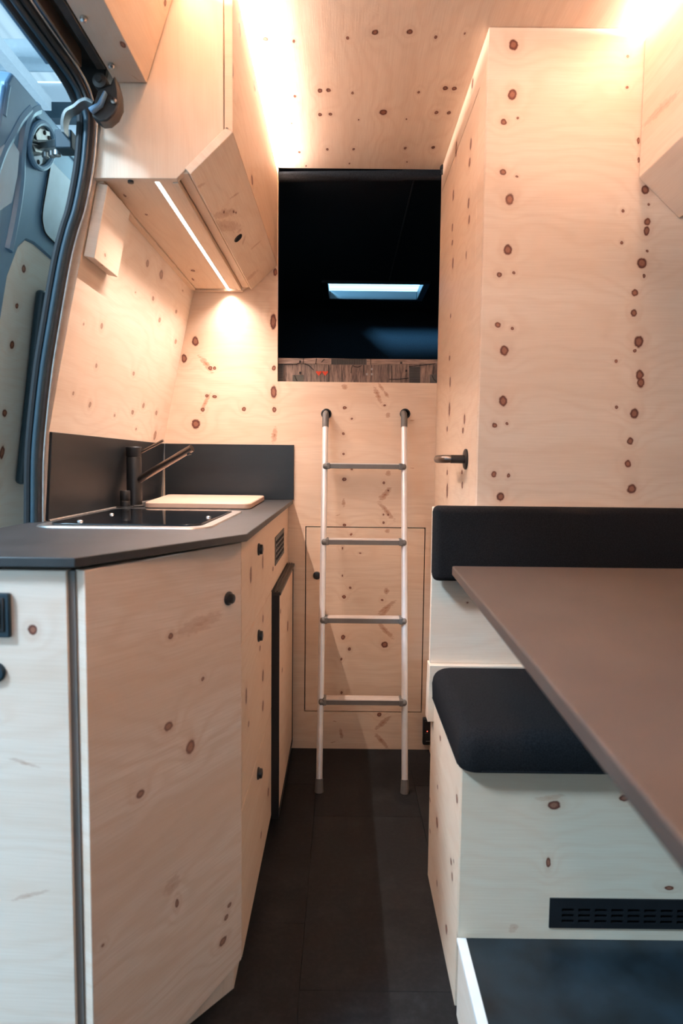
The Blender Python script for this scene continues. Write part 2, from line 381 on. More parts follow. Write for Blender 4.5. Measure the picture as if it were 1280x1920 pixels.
bs = BW.streaks([(600,-5,640,50,14),(635,40,672,95,12),(690,685,600,790,22),(595,780,712,915,17),(680,190,655,225,18),(372,760,368,820,14),(665,575,668,615,20),(655,965,665,995,20),(660,1360,650,1405,22),(722,1440,590,1545,18),(315,880,350,868,4),(805,243,850,243,3),(810,560,845,563,3)], 3.556, 540, 720)
bs += BW.streaks([(755,700,600,830,26),(590,850,735,1005,24),(285,810,300,920,18),(210,745,255,755,5),(195,948,245,940,5)], 4.923, 580, 1200)
bs += BW.streaks([(740,1125,705,1165,5),(705,1165,740,1200,5),(372,665,400,700,6),(375,775,395,735,4),(516,800,512,832,6),(642,720,650,730,6),(700,722,716,760,5)])
M['w_bulk'] = wood('pine_bulkhead', bk, bs, 2.0, 'u', sop=.95, base=(.79, .61, .46), contrast=1.5)
hl, hr, hb, ht = -.124, .282, .134, .779        # hatch in the bulkhead
wb = holed('wall_rear', BW, [-.64, .98], [0, CEIL+.02], [(-.2225, .3165, 1.268, CEIL+.02), (hl-.0020, hr+.0020, hb-.0020, ht+.0020)], .018, M['w_bulk'])
wb['kind'] = 'structure'
d2 = tag(slab('door_2', BW, rect(hl+.0012, hr-.0012, hb+.0012, ht-.0012), .017, M['w_bulk'], None, .0008, w=-.0005), 'flush pine hatch in the bulkhead behind the ladder', kind='structure')
MB().box(hl-.02, hr+.02, YB+.0185, YB+.03, hb-.02, ht+.02).build('hatch_backing', M['black'], wb)
kc = P(594, 1079, Y=YB)
MB().lathe((kc.x, YB+.001, kc.z), (0, -1, 0), [(.0135, 0), (.0135, .005), (.0115, .010), (.006, .012)], 20).build('latch_knob', M['black'], d2)
for px in (610, 757.5):                         # black sockets that the ladder hooks into
    c = P(px+1.5, 776, Y=YB)
    MB().lathe((c.x, YB+.001, c.z), (0, -1, 0), [(.0175, 0), (.0175, .004), (.015, .006), (.0135, .006), (.0135, .003), (.004, .003)], 28).build('ladder_socket', M['black'], wb)

# left wall (tilting inwards towards the roof) and its pine lining
lk = LW.knots([(180,745,8,22),(393,720,9,26),(480,790,12,32),(430,942,7,17),(575,1024,6,13),(230,510,12,20),(55,652,6,10),(320,903,3,5),(615,893,4,6)], 3.368, 160, 280)
lk += LW.knots([(490,705,4,8),(595,715,7,18),(563,945,6,14),(429,1107,6,10),(524,1172,7,18)], 3.095, 0, 380)
lk += LW.knots([(532,28,5,10),(627,30,4,9),(620,120,5,18),(460,40,3,6),(545,95,3,5)], 2.133, 0, 760) + LW.knots([(252,700,2,4),(270,760,2,5),(300,600,2,5),(330,640,2,5)])
M['w_left'] = wood('pine_left_wall', lk, (), 3.0, 'u', kop=.6, base=(.80, .65, .52))
WP = [(-.620, 0), (-.620, .871), (-.6125, .98), (-.607, 1.056), (-.585, 1.17), (-.562, 1.28), (-.532, 1.42), (-.502, 1.557), (-.472, 1.70), (-.411, 1.99)]
m_ = MB(); m_.prism([(x, 1.348, z) for x, z in WP] + [(x-.040, 1.348, z) for x, z in WP[::-1]], Vector((0, YB-1.348, 0)), lambda ps: [(p.y, p.z*LWv) for p in ps])
tag(m_.build('wall_left', M['w_left']), kind='structure')
# board at the cabinet end of the lining
tb = [LW.hit(*q) for q in ((219, 376), (184, 496))]
p0 = LW.hit(184, 496); p1 = LW.hit(141, 468); zt = 1.556*LWv
tag(slab('trim_1', LW, [(1.352, p1[1]), (1.352, zt), (1.49, zt), (1.49, p1[1])], .022, M['w_left'], w=.024), kind='structure')

# door frame of the side door: painted header, rubber seal, inner flange
OUT = [(146,221),(144,271),(140,312),(133,354),(124,396),(113,430),(101,477),(90,535),(78,606),(65,687),(54,784),(48,865),(47,978)]
def seal_path(off, drop=0.0, yv=1.325):
    pts = [Vector((-.560+off, y, 1.742+drop)) for y in (-.3, 0, .5, .9, 1.05, 1.15)]
    pts += [Vector((-.556+off, 1.22, 1.738+drop)), Vector((-.548+off, 1.27, 1.728+drop)), Vector((-.540+off, 1.305, 1.712+drop*.6)), Vector((-.533+off*.9, yv-.004, 1.690))]
    for q in OUT:
        p = P(*q, Y=yv); pts.append(Vector((p.x+off*.86, yv, p.z)))
    p = pts[-1]; pts += [Vector((p.x-.01, yv, p.z-.25)), Vector((p.x-.01, yv, .02))]
    return pts
def smooth_path(pts, n=3):
    out = []
    for i in range(len(pts)-1):
        a, b, c, d = pts[max(i-1, 0)], pts[i], pts[i+1], pts[min(i+2, len(pts)-1)]
        for k in range(n):
            t = k/n; out.append(.5*((2*b)+(c-a)*t+(2*a-5*b+4*c-d)*t*t+(-a+3*b-3*c+d)*t**3))
    return out+[pts[-1]]
sl = empty('trim_2', (-.56, 1.325, .02), kind='structure')
MB().tube(smooth_path(seal_path(.007, 0, 1.330)), .0085, 10).build('seal_lip', M['rubber'], sl)
M['bulb'] = plain('seal_bulb_rubber', (.014, .040, .058), .42, var=.1)
MB().tube(smooth_path(seal_path(.021, -.002, 1.322)), .0070, 12).build('seal_bulb', M['bulb'], sl)
MB().tube(smooth_path(seal_path(.033, .004, 1.330)), .0070, 10).build('seal_grip', M['darkmetal'], sl)
MB().tube(smooth_path(seal_path(.0425, .006, 1.332)), .0028, 8).build('flange_edge', M['zinc'], sl)
# header over the side door: stepped painted channels
hd = tag(MB().box(-.575, -.455, -.3, 1.335, 1.765, 1.80).build('header', M['darkmetal']), kind='structure')
hd.name = 'trim_3'; WO['trim_3'] = WO['header']
MB().prism([(-.530, -.3, 1.752), (-.508, -.3, 1.748), (-.498, -.3, 1.765), (-.530, -.3, 1.765)], Vector((0, 1.57, 0))).build('painted_channel', M['paint'], hd, .002)
MB().box(-.503, -.4985, -.3, 1.28, 1.735, 1.765).build('channel_lip', plain('copper_tinted_edge', (.32, .22, .16), .3, .6), hd, .001)
MB().prism([(-.538, 1.327, 1.69), (-.482, 1.327, 1.69), (-.461, 1.327, 1.83), (-.560, 1.327, 1.83)], Vector((0, .009, 0))).build('pillar_gusset', M['darkmetal'], hd, .002)
MB().box(-.576, -.555, -.3, 1.30, 1.75, 1.80).build('outer_skin', M['paint'], hd, .003)

# slim body behind the bed opening: felt lined sleeping area
bx = empty('wall_back', (0, 4.25, 1.2), kind='structure')
MB().box(-.95, 1.05, 4.25, 4.28, 1.1, 2.02).build('felt_panel', M['felt'], bx)
MB().box(-.95, -.92, 2.24, 4.25, 1.1, 2.02).build('felt_panel', M['felt'], bx)
MB().box(1.02, 1.05, 2.24, 4.25, 1.1, 2.02).build('felt_panel', M['felt'], bx)
MB().box(-.95, 1.05, 2.24, 4.25, 1.08, 1.10).build('bed_base', M['felt'], bx)
s0, s1 = P(606, 530, Z=1.968), P(612, 558, Z=1.968); s2 = P(802, 530, Z=1.968)
SX0, SX1, SY0, SY1 = s0.x+.01, s2.x-.005, min(s0.y, s2.y), s1.y          # skylight cut-out
SY0, SY1 = 3.60, 3.94
fc = holed('ceiling_rear', Fr((0, 0, 1.975), (0, 1, 0), (1, 0, 0)), [2.23, 4.28], [-.95, 1.05], [(SY0, SY1, SX0, SX1)], .03, M['felt'])
fc.name = 'ceiling_2'; WO['ceiling_2'] = WO['ceiling_rear']; fc['kind'] = 'structure'
# rolled front edge and sewn seams of the felt lining
MB().tube([(-.25, 2.228, 1.938), (0, 2.228, 1.943), (.19, 2.228, 1.947)], .017, 14).build('felt_roll', M['felt'], fc)
MB().tube([(.186, 2.226, 1.949), (.25, 2.228, 1.950), (.318, 2.230, 1.950)], .017, 14).build('felt_roll', M['felt'], fc)
a, b_ = P(779, 326, Z=1.972), P(729, 528, Z=1.972)
MB().tube([(a.x, 2.24, 1.973), mix((a.x, 2.24, 1.973), (b_.x, b_.y, 1.973), .5), (b_.x, b_.y, 1.973)], .0035, 6).build('seam', M['ink'], fc)
MB().tube([(-.47, 4.247, 1.2), (-.47, 4.247, 1.95)], .003, 6).build('seam', M['ink'], bx)
# skylight
w1 = empty('window_1', ((SX0+SX1)/2, (SY0+SY1)/2, 1.96), kind='structure')
for (x0, x1, y0, y1) in ((SX0-.02, SX0+.016, SY0-.02, SY1+.02), (SX1-.016, SX1+.02, SY0-.02, SY1+.02), (SX0+.016, SX1-.016, SY0-.02, SY0+.004), (SX0+.016, SX1-.016, SY1-.012, SY1+.02)):
    MB().box(x0, x1, y0, y1, 1.962, 2.012).build('frame', M['black'], w1, .003)
MB().box(SX0+.012, SX1-.012, SY0, SY1-.006, 2.018, 2.026).build('pane', M['acrylic'], w1, .002)
MB().box(SX0+.014, SX1-.014, 3.80, 3.808, 2.010, 2.017).build('pane_rib', M['white'], w1, .001)
for sx_, sgn in ((SX0+.012, 1), (SX1-.012, -1)):
    MB().lathe((sx_+.028*sgn, SY0+.02, 2.004), (0, 0, 1), [(.0, 0), (.034, 0), (.034, .006), (0, .006)], 24).build('corner_pad', plain('grey_pad', (.16, .2, .23), .5), w1)
    MB().lathe((sx_-.002*sgn, SY0+.19, 1.955), (0, 0, 1), [(0, 0), (.011, 0), (.013, .004), (.013, .018)], 16).build('latch', M['zinc'], w1)
MB().lathe((SX0+.008, SY0+.13, 1.958), (0, 0, 1), [(0, 0), (.008, 0), (.008, .008)], 12).build('red_latch_mark', M['heart'], w1)

# shell behind the camera: right wall, cab bulkhead added to limit light, windscreen opening sized for brightness, cab roof
M['liner'] = wood('pine_liner', [(.3, 1.2, .01, .012, 0), (.1, .9, .01, .012, 0)], (), 7.0, 'u')
tag(MB().box(.97, 1.0, -1.3, YB+.02, 0, 2.0).build('wall_right', M['liner']), kind='structure')
tag(MB().box(-.72, 1.0, -1.32, -.35, 1.975, 1.995).build('ceiling_3', M['felt']), kind='structure')
M['cab'] = plain('cab_trim', (.16, .15, .145), .8, var=.1)
wf = holed('wall_front', Fr((0, -1.3, 0), (-1, 0, 0), (0, 0, 1)), [-1.0, .75], [0, 2.0], [(-.80, .62, .98, 1.62)], .02, M['cab']); wf['kind'] = 'structure'
MB().box(-.72, -.69, -1.3, -.02, 0, 2.0).build('wall_left_front', M['cab'])['kind'] = 'structure'
MB().box(-.60, -.45, -.35, 1.34, 1.80, 2.02).build('trim_4', M['cab'])['kind'] = 'structure'

# ------------------------------------------------------------------ WASHROOM
wr = empty('washroom_cabin', (.6, 1.8, 0), 'tall pine washroom cabin with a flush side door, right of the ladder', 'cabin')
WF = FY(YW)
rk = WF.knots([(467,215,21,27),(461,455,21,26),(420,585,15,16),(487,568,7,6),(416,827,15,15),(483,847,7,6),(448,956,20,26),(440,1198,20,25),(1015,270,8,8),(1012,420,7,7),(991,1012,8,8),(986,1166,7,7),(1098,912,20,22),(1108,1065,15,18),(1105,1108,14,22),(1082,1265,22,24),(1117,981,6,6),(1107,1204,6,6),(1066,675,6,15),(1066,768,5,13)], 2.56, 780, 0)
rk += WF.knots([(936,515,5,5),(963,511,3,3),(933,609,6,5),(960,616,3,3),(945,657,8,10),(943,752,8,10),(927,797,5,5),(950,794,3,3),(926,889,5,6),(953,892,3,4),(938,931,7,8),(1203,493,9,9),(1207,517,3,4),(1190,549,6,6),(1188,587,6,7),(1197,641,9,11),(1199,703,7,10),(1201,718,7,9),(1155,677,3,3),(1155,764,3,3),(1189,775,8,10),(1181,827,6,7),(1177,870,6,7),(1184,917,9,9),(1165,455,2,3),(1190,658,3,3)])
M['w_wash'] = wood('pine_washroom_front', rk, (), 4.0, 'u', base=(.80, .65, .52), contrast=1.0)
slab('front_panel', WF, rect(XB, .96, 0, CEIL-.001), .018, M['w_wash'], wr)
SF = FX(XB)                                    # u = -y
sk_ = SF.knots([(270,400,4,20),(192,715,4,35),(262,690,4,25),(256,780,4,20),(251,975,4,22),(254,1055,4,20),(178,950,3,10),(173,1165,3,12),(176,1260,3,20),(240,1225,2,18)], 2.56, 780, 0)
sk_ += SF.knots([(1075,170,5,45),(1175,235,5,35),(1165,310,6,18),(1060,300,4,18),(1060,590,4,18),(1060,710,5,50),(1160,675,5,22),(1158,588,5,15)], 3.556, 540, 720)
sk_ += SF.knots([(1243,230,4,30),(1237,450,4,25),(1240,690,4,35),(1225,1040,3,15),(1218,1320,4,18),(1222,1480,4,35),(1238,550,3,15)], 3.556, 500, 300)
M['w_side'] = wood('pine_washroom_side', sk_, (), 5.0, 'u', base=(.80, .62, .47))
yd0, yd1, zd0, zd1 = 1.600, 2.188, .05, 1.882
holed('side_panel', SF, [-YB+.001, -YW-.018], [0, CEIL-.001], [(-yd1-.0012, -yd0+.0012, zd0-.0012, zd1+.0012)], .018, M['w_side'], wr)
MB().box(XB+.018, XB+.024, yd0-.01, yd1+.01, zd0, zd1+.01).build('door_backing', M['black'], wr)
dr = slab('door', SF, rect(-yd1+.0008, -yd0-.0008, zd0, zd1-.0008), .0175, M['w_side'], wr, .0008)
hc = P(874, 861, X=XB)
hy, hz = hc.y, hc.z
MB().lathe((XB, hy, hz), (-1, 0, 0), [(.026, 0), (.026, .004), (.023, .006), (.011, .006)], 28).build('rosette', M['satinblack'], dr)
MB().tube([(XB-.004, hy, hz), (XB-.038, hy, hz), (XB-.049, hy+.004, hz), (XB-.055, hy+.014, hz), (XB-.056, hy+.05, hz), (XB-.056, hy+.115, hz)], [.0095, .0098, .0105, .0108, .0108, .0105], 14).build('door_handle', M['gunmetal'], dr)
MB().tube([(XB-.005, hy, hz), (XB-.040, hy, hz)], .0108, 14).build('handle_neck', M['satinblack'], dr)
rc = P(828.5, 317, Y=2.19)
ro = MB().lathe((rc.x-.001, 2.17, rc.z), (0, 1, 0), [(.0, 0), (.0065, .001), (.0075, .006), (.0075, .014), (.005, .016), (.005, .03)], 16)
ro.tube([(rc.x-.001, 2.178, rc.z), (rc.x-.001, 2.178, rc.z-.022)], .004, 10)
tag(ro.build('curtain_hook', M['black']), 'small black curtain rod end at the top right of the bed opening', 'hook')

# ------------------------------------------------------------------ WALL CABINETS
uc = empty('wall_cabinet', (-.36, 1.77, 1.55), 'left pine wall cabinet with angled lower flap and light strip, above the kitchen counter', 'cabinet')
M['w_end'] = wood('pine_cabinet_end', [], [], 8.0, 'v', base=(.80, .64, .50), stave=.07)
tm_ = 1.935
slab('end_panel', FY(YN), [(-.503, 1.5585), (-.337, 1.5585), (-.243, 1.6515), (-.243, tm_), (-.44, tm_)], .016, M['w_end'], uc)
slab('end_panel', FY(YB-.018), [(-.498, 1.5585), (-.337, 1.5585), (-.243, 1.6515), (-.243, tm_), (-.44, tm_)], .016, M['w_end'], uc)
BF = Fr((0, 0, 1.5605), (0, 1, 0), (1, 0, 0))
bkn = BF.knots([(250,293,10,9),(385,413,14,5),(680,766,24,6),(680,821,10,7),(280,200,12,5)], 3.368, 160, 280)
M['w_bottom'] = wood('pine_cabinet_bottom', bkn, (), 9.0, 'u', base=(.78, .60, .45))
slab('bottom_board', BF, rect(YN+.016, YB-.036, -.487, -.339), .016, M['w_bottom'], uc)
MB().box(-.5035, -.488, YN+.016, YB-.036, 1.5555, 1.572).build('back_rail', M['w_bottom'], uc, .001)
MB().box(-.349, -.3375, YN+.016, YB-.036, 1.5560, 1.566).box(-.3375, -.3145, YN+.004, YB-.02, 1.5700, 1.580).build('front_rail', M['w_bottom'], uc, .001)
# door: upright face and angled lower flap, mitred
UF = FX(-.2245, -1)                                # faces +X, u = y
M['w_face'] = wood('pine_cabinet_face', UF.knots([(1030,300,6,50),(1065,130,5,25),(1130,380,5,20),(1120,800,4,20)], 2.37, 0, 0), (), 10.0, 'u', base=(.80, .60, .45), contrast=1.3)
MB().prism([(-.2245, YN-.002, 1.6475), (-.2245, YN-.002, 1.945), (-.2410, YN-.002, 1.945), (-.2410, YN-.002, 1.6545)], Vector((0, YB-YN, 0))).build('door_face', M['w_face'], uc, .001)
AF = Fr((-.309, 0, 1.5665), (0, 1, 0), (.084, 0, .0805))
ast = AF.streaks([(800,415,960,395,26),(780,470,985,500,30),(875,395,940,385,14),(985,500,960,530,14),(700,240,760,215,14),(905,315,985,265,8),(1035,640,1115,570,8),(1010,830,1095,760,16),(740,400,800,440,10),(990,610,1010,540,6)], 3.368, 160, 280)
ak = AF.knots([(875,395,9,7),(935,395,9,10),(950,400,6,8)], 3.368, 160, 280)
M['w_flap'] = wood('pine_flap', ak, ast, 11.0, 'u', base=(.86, .71, .57), contrast=1.0)
fv = math.hypot(.084, .0805)
fp = slab('lower_flap', AF, rect(YN-.002, YB-.004, 0, fv), .0165, M['w_flap'], uc)
bc = AF.hit(446, 446)
MB().lathe(AF.pt(bc[0], bc[1], 0), AF.N, [(.0135, -.001), (.0135, .0015), (.012, .003), (.004, .0022)], 24).build('push_button', M['black'], fp)
MB().box(-.3845, -.3775, YN+.004, YB-.020, 1.5593, 1.5640).build('light_strip', M['led'], uc)
MB().box(-.3875, -.3745, YN+.0162, YB-.0362, 1.5600, 1.5640).build('strip_profile', M['alu'], uc)
MB().lathe((-.432, YN+.012, 1.5585), (0, 0, -1), [(.006, 0), (.006, .004), (.003, .005)], 14).build('cover_cap', M['black'], uc)
MB().box(-.46, -.243, YN+.02, YB-.036, 1.915, 1.930).build('top_board', M['w_end'], uc)
MB().box(-.262, -.254, YN+.01, YB-.02, 1.9385, 1.9425).build('cove_led_tape', M['ledwarm'], uc)

ob = empty('overdoor_cabinet', (-.36, .5, 1.735), 'pine cabinet box over the side door, nearest the camera at upper left', 'cabinet')
OF = Fr((-.393, 0, 1.738), (0, 1, 0), (.064, 0, .192))
M['w_box'] = wood('pine_overdoor', OF.knots([(733,15,7,20)], 2.37), (), 12.0, 'u', base=(.80, .62, .47))
slab('front_board', OF, rect(-.35, YN-.004, 0, .198), .016, M['w_box'], ob)
OBF = Fr((0, 0, 1.7385), (0, 1, 0), (1, 0, 0))
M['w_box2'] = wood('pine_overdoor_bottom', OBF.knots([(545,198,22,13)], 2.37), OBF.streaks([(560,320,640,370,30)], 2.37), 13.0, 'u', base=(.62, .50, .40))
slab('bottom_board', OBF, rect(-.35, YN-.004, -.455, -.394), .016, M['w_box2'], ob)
MB().box(-.356, -.348, -.29, YN-.01, 1.9280, 1.9320).build('cove_led_tape', M['ledwarm'], ob)
MB().box(-.44, -.337, -.35, YN-.005, 1.905, 1.918).build('top_board', M['w_end'], ob)

rcab = empty('wall_cabinet', (.8, .6, 1.56), 'right pine wall cabinet with angled underside, beside the washroom cabin', 'cabinet')
RF = FX(.656)
rfk = RF.streaks([(1075,620,1280,420,10)], 2.56, 780, 0)
M['w_rface'] = wood('pine_right_face', (), rfk, 14.0, 'u', base=(.80, .64, .49), stave=.09)
slab('door_face', RF, rect(-YW+.002, .3, 1.642, 1.940), .0165, M['w_rface'], rcab)
RA = Fr((.656, 0, 1.642), (0, -1, 0), (-.094, 0, .086))
M['w_rflap'] = wood('pine_right_flap', (), (), 15.0, 'u', base=(.78, .62, .49), contrast=.8)
rv_ = math.hypot(.094, .086)
slab('lower_flap', RA, rect(-YW+.002, .3, -rv_, 0), .0165, M['w_rflap'], rcab)
slab('end_panel', FY(1.492), [(.673, 1.645), (.76, 1.565), (.95, 1.565), (.95, 1.93), (.673, 1.93)], .016, M['w_end'], rcab)
MB().box(.765, .965, -.3, 1.49, 1.556, 1.572).build('bottom_board', M['w_rflap'], rcab, .001)
MB().box(.686, .694, -.2, 1.50, 1.9280, 1.9320).build('cove_led_tape', M['ledwarm'], rcab)
MB().box(.673, .96, -.3, 1.49, 1.905, 1.918).build('top_board', M['w_end'], rcab)

# ------------------------------------------------------------------ KITCHEN
A = Vector((-.345, .862)); B = Vector((-.185, 1.183)); dv = (B-A).normalized(); dn = Vector((dv.y, -dv.x))
kb = empty('kitchen_cabinet', (-.4, 1.5, 0), 'long pine kitchen base cabinet with an angled corner door and drawers, left side', 'cabinet')
M['w_carc'] = wood('pine_carcass', (), (), 16.0, 'v', base=(.74, .58, .46))
Ai = A - dn*.020; Bi = B - dn*.020
cpoly = [(-.615, .880), (-.372, .880), (Ai.x+.001, Ai.y+.010), (DX-.020, Bi.y+.004), (DX-.020, 1.700), (-.615, 1.700)]
MB().prism([(x, y, .045) for x, y in cpoly], Vector((0, 0, .800))).build('carcass', M['w_carc'], kb)
MB().prism([(x, y, 0) for x, y in [(-.60, .93), (-.39, .93), (-.238-.02, 1.083+.005), (-.197, 1.163), (-.197, 1.698), (-.60, 1.698)]], Vector((0, 0, .044))).build('plinth', M['w_carc'], kb)
MB().box(-.615, DX-.0195, 1.7005, YB-.001, .655, .845).build('fridge_bridge', M['w_carc'], kb)
NF = FY(.860)
M['w_near'] = wood('pine_near_front', NF.knots([(61,1181,9,10),(-20,1350,8,4)]), NF.streaks([(20,1690,90,1670,6),(10,1420,80,1440,4)]), 17.0, 'u', base=(.80, .68, .58), contrast=.8, tilt=.04)
slab('side_front', NF, rect(-.635, -.3690, .045, .8515), .018, M['w_near'], kb)
MB().box(-.3690, -.3600, .866, .882, .045, .850).build('recess_shade_strip', plain('recess_shade_grey', (.17, .16, .15), .6), kb)  # shade of the recess beside the angled door, painted as a grey strip
KF = Fr((A.x, A.y, 0), (dv.x, dv.y, 0), (0, 0, 1)); kw = (B-A).length
kk = KF.knots([(320,1192,4,5),(380,1273,3,4),(316,1362,8,9),(357,1400,8,12),(263,1489,8,7),(332,1693,3,8),(430,1697,4,4),(424,1720,4,4),(418,1765,7,7),(193,1772,3,3)])
kst = KF.streaks([(325,1190,420,1150,12),(305,1670,340,1650,14),(352,1412,365,1385,8),(170,1130,300,1100,12),(200,1300,330,1262,5),(180,1790,420,1640,5),(170,1700,300,1650,5)])
M['w_diag'] = wood('pine_angled_door', kk, kst[:3], 18.0, 'u', sop=.5, kop=.85, base=(.85, .72, .63), contrast=1.9, tilt=.06, stave=.11)
kd = slab('corner_door', KF, rect(0, kw, .042, .8515), .018, M['w_diag'], kb, .0015)
c = KF.hit(428, 1122)
MB().lathe(KF.pt(c[0], c[1], 0), KF.N, [(.0125, -.001), (.0125, .002), (.011, .004), (.0095, .0045), (.0085, .0095), (.002, .011)], 28).build('push_knob', M['black'], kd)
GF = Fr((DX, 0, 0), (0, 1, 0), (0, 0, 1))          # faces +X, u = y
gk = GF.knots([(327,330,3,40),(328,640,3,22),(328,950,4,30),(328,1115,4,28),(237,1060,4,45),(383,370,3,12),(357,1585,3,22),(318,1820,3,15),(262,400,5,45),(250,1215,3,15),(312,800,3,15)], 2.909, 380, 940)
M['w_front'] = wood('pine_drawer_fronts', gk, (), 19.0, 'u', base=(.76, .58, .44), contrast=1.2, stave=.13)
vy0, vy1, vz0, vz1 = 1.775, 2.035, .713, .792
tf = holed('top_front', GF, [1.1865, YB-.003], [.6605, .8515], [(vy0+.008, vy1-.008, vz0+.006, vz1-.006)], .018, M['w_front'], kb)
d1_ = slab('drawer', GF, rect(1.1865, 1.698, .3405, .6575), .018, M['w_front'], kb)
d2_ = slab('drawer', GF, rect(1.1865, 1.698, .042, .3375), .018, M['w_front'], kb)
for par, (px, py) in ((tf, (487, 1030)), (d1_, (487, 1192)), (d2_, (486, 1450))):
    c = GF.hit(px-3, py)
    MB().lathe(GF.pt(c[0], c[1], 0), (1, 0, 0), [(.0135, -.001), (.0135, .003), (.0115, .004), (.0105, .010), (.003, .0115)], 24).build('push_knob', M['black'], par)
# vent grille
vg = holed('vent_grille', GF, [vy0, vy1], [vz0, vz1], [(vy0+.014+i*.0395, vy0+.014+i*.0395+.034, vz0+.010+j*.0155, vz0+.010+j*.0155+.010) for i in range(6) for j in range(4)], .006, plain('grille_grey', (.06, .055, .05), .5), kb, w=.002)
MB().box(DX-.019, DX-.018, vy0, vy1, vz0, vz1).build('vent_backing', M['black'], kb)

# left side switch plate and knob
sw = empty('switch_panel', (-.46, .858, .76), 'black rectangular switch panel on the near face of the kitchen cabinet', 'switch')
q0, q1 = P(18, 1112, Y=.856), P(18, 1195, Y=.856)
MB().box(q0.x-.085, q0.x, .853, .8601, q1.z, q0.z).build('plate', M['tealblack'], sw, .002)
MB().box(q0.x-.079, q0.x-.006, .851, .854, q1.z+.008, q0.z-.006).build('rocker_frame', M['rubber'], sw, .0015)
MB().box(q0.x-.075, q0.x-.011, .849, .852, q1.z+.013, q0.z-.011).build('rocker', M['tealblack'], sw, .0015)
q = P(7, 1262, Y=.856)
tag(MB().lathe((q.x-.013, .8605, q.z), (0, -1, 0), [(.0140, 0), (.0140, .004), (.012, .006), (.003, .0065)], 24).build('round_switch', M['tealblack']), 'round black switch below the rectangular switch panel', 'switch')

# fridge
fr_ = empty('fridge', (-.38, 1.95, 0), 'built-in fridge with pine door panel in a black frame, beside the drawers', 'fridge')
FX1 = DX+.019; fy0, fy1, fz0, fz1 = 1.7035, 2.196, .032, .652
MB().box(-.58, DX-.012, fy0+.002, fy1, .012, .64).build('body', M['satinblack'], fr_)
dd = empty('door_dummy', (0, 0, 0)); bpy.data.objects.remove(dd); WO.pop('door_dummy', None)
fd = MB().box(DX-.012, FX1-.004, fy0+.002, fy1-.002, fz0, fz1-.004).build('door', M['black'], fr_, .002)
FFr = Fr((FX1-.001, 0, 0), (0, 1, 0), (0, 0, 1))
M['w_fridge'] = wood('pine_fridge_panel', FFr.knots([(463,680,3,28),(424,600,2,12),(433,920,2,12)], 2.909, 380, 940), (), 20.0, 'u', base=(.76, .58, .44), contrast=1.2)
slab('pine_panel', FFr, rect(fy0+.012, fy1-.012, fz0+.008, fz1-.018), .004, M['w_fridge'], fd)
MB().box(DX-.004, FX1+.001, fy0, fy0+.011, fz0-.004, fz1).build('frame_bar', M['black'], fd, .0015)
MB().box(DX-.004, FX1+.001, fy1-.011, fy1, fz0-.004, fz1).build('frame_bar', M['black'], fd, .0015)
tb_ = MB().box(DX-.010, FX1+.005, fy0-.003, fy1, fz1-.006, fz1+.0025)
for k in range(3): tb_.box(DX-.004+k*.008, DX+.000+k*.008, fy0, fy1, fz1+.0025, fz1+.0055)
tb_.build('grip_profile', M['darkmetal'], fd, .001)
MB().box(DX+.002, FX1+.001, fy0+.002, fy1, fz0-.006, fz0+.004).build('bottom_bar', M['black'], fd, .001)

# worktop
ct = [(-.640, .847), (-.3515, .847), (-.1690, 1.151), (-.1690, YB-.001), (-.6225, YB-.001), (-.6225, 1.35), (-.640, 1.345)]
ctp = MB().prism([(x, y, ZC) for x, y in ct], Vector((0, 0, -.0135))).build('worktop', M['counter'], None, .0015)
tag(ctp, 'thin dark grey kitchen worktop with a cut-off front corner', 'worktop')
M['silicone'] = plain('clear_silicone', (.30, .26, .23), .12, var=.3, scale=60)
MB().tube([(-.6125, 1.35, ZC+.0005), (-.6125, 1.7, ZC+.0005), (-.6115, YB-.012, ZC+.0005)], .0028, 8).build('silicone_joint', M['silicone'], ctp)
# splashbacks
SPL = Fr((-.620, 0, ZC), (0, 1, 0), (.070, 0, 1))
sp1 = slab('splashback', SPL, rect(1.349, YB-.010, .0008, .186), .006, M['splash'], None, .0008, w=.0065)
tag(sp1, 'long dark splashback strip on the tilted left wall behind the tap', 'splashback')
sp2 = slab('splashback', FY(YB-.0065), rect(-.601, -.166, ZC+.0005, 1.0565), .006, M['splash'], None, .0008)
tag(sp2, 'dark splashback on the bulkhead behind the cutting board, right of the tap', 'splashback')
MB().tube([(-.610, YB-.009, ZC+.002), (-.6005, YB-.009, 1.0565)], .0016, 6).build('corner_joint', M['zinc'], sp2)

# sink with glass lid
def rrect(x0, x1, y0, y1, r, z, n=7, skew=0.0):
    out = []
    for cx, cy_, a0 in ((x1-r, y0+r, -90), (x1-r, y1-r, 0), (x0+r, y1-r, 90), (x0+r, y0+r, 180)):
        for k in range(n+1):
            a = math.radians(a0+90*k/n); out.append(Vector((cx+r*math.cos(a), cy_+r*math.sin(a), z)))
    return out
sn = empty('sink', (-.42, 1.44, ZC), 'steel-rimmed sink under a smoked glass lid, set in the worktop', 'sink')
o1 = rrect(-.592, -.252, 1.215, 1.662, .045, ZC+.0002); o2 = rrect(-.590, -.254, 1.217, 1.660, .044, ZC+.0028); i1 = rrect(-.572, -.274, 1.243, 1.640, .032, ZC+.0028); i2 = rrect(-.572, -.274, 1.243, 1.640, .032, ZC+.0004)
m_ = MB(); n = len(o1)
for L in (o1, o2, i1, i2): m_.v += L
for a in range(3):
    for k in range(n): m_.face([a*n+k, a*n+(k+1) % n, (a+1)*n+(k+1) % n, (a+1)*n+k], smooth=True)
m_.build('rim', M['steel'], sn)
lid = MB().prism([Vector(p) for p in rrect(-.570, -.276, 1.245, 1.638, .031, ZC+.0062)], Vector((0, 0, -.0058))).build('glass_lid', M['smoked'], sn, .0008)
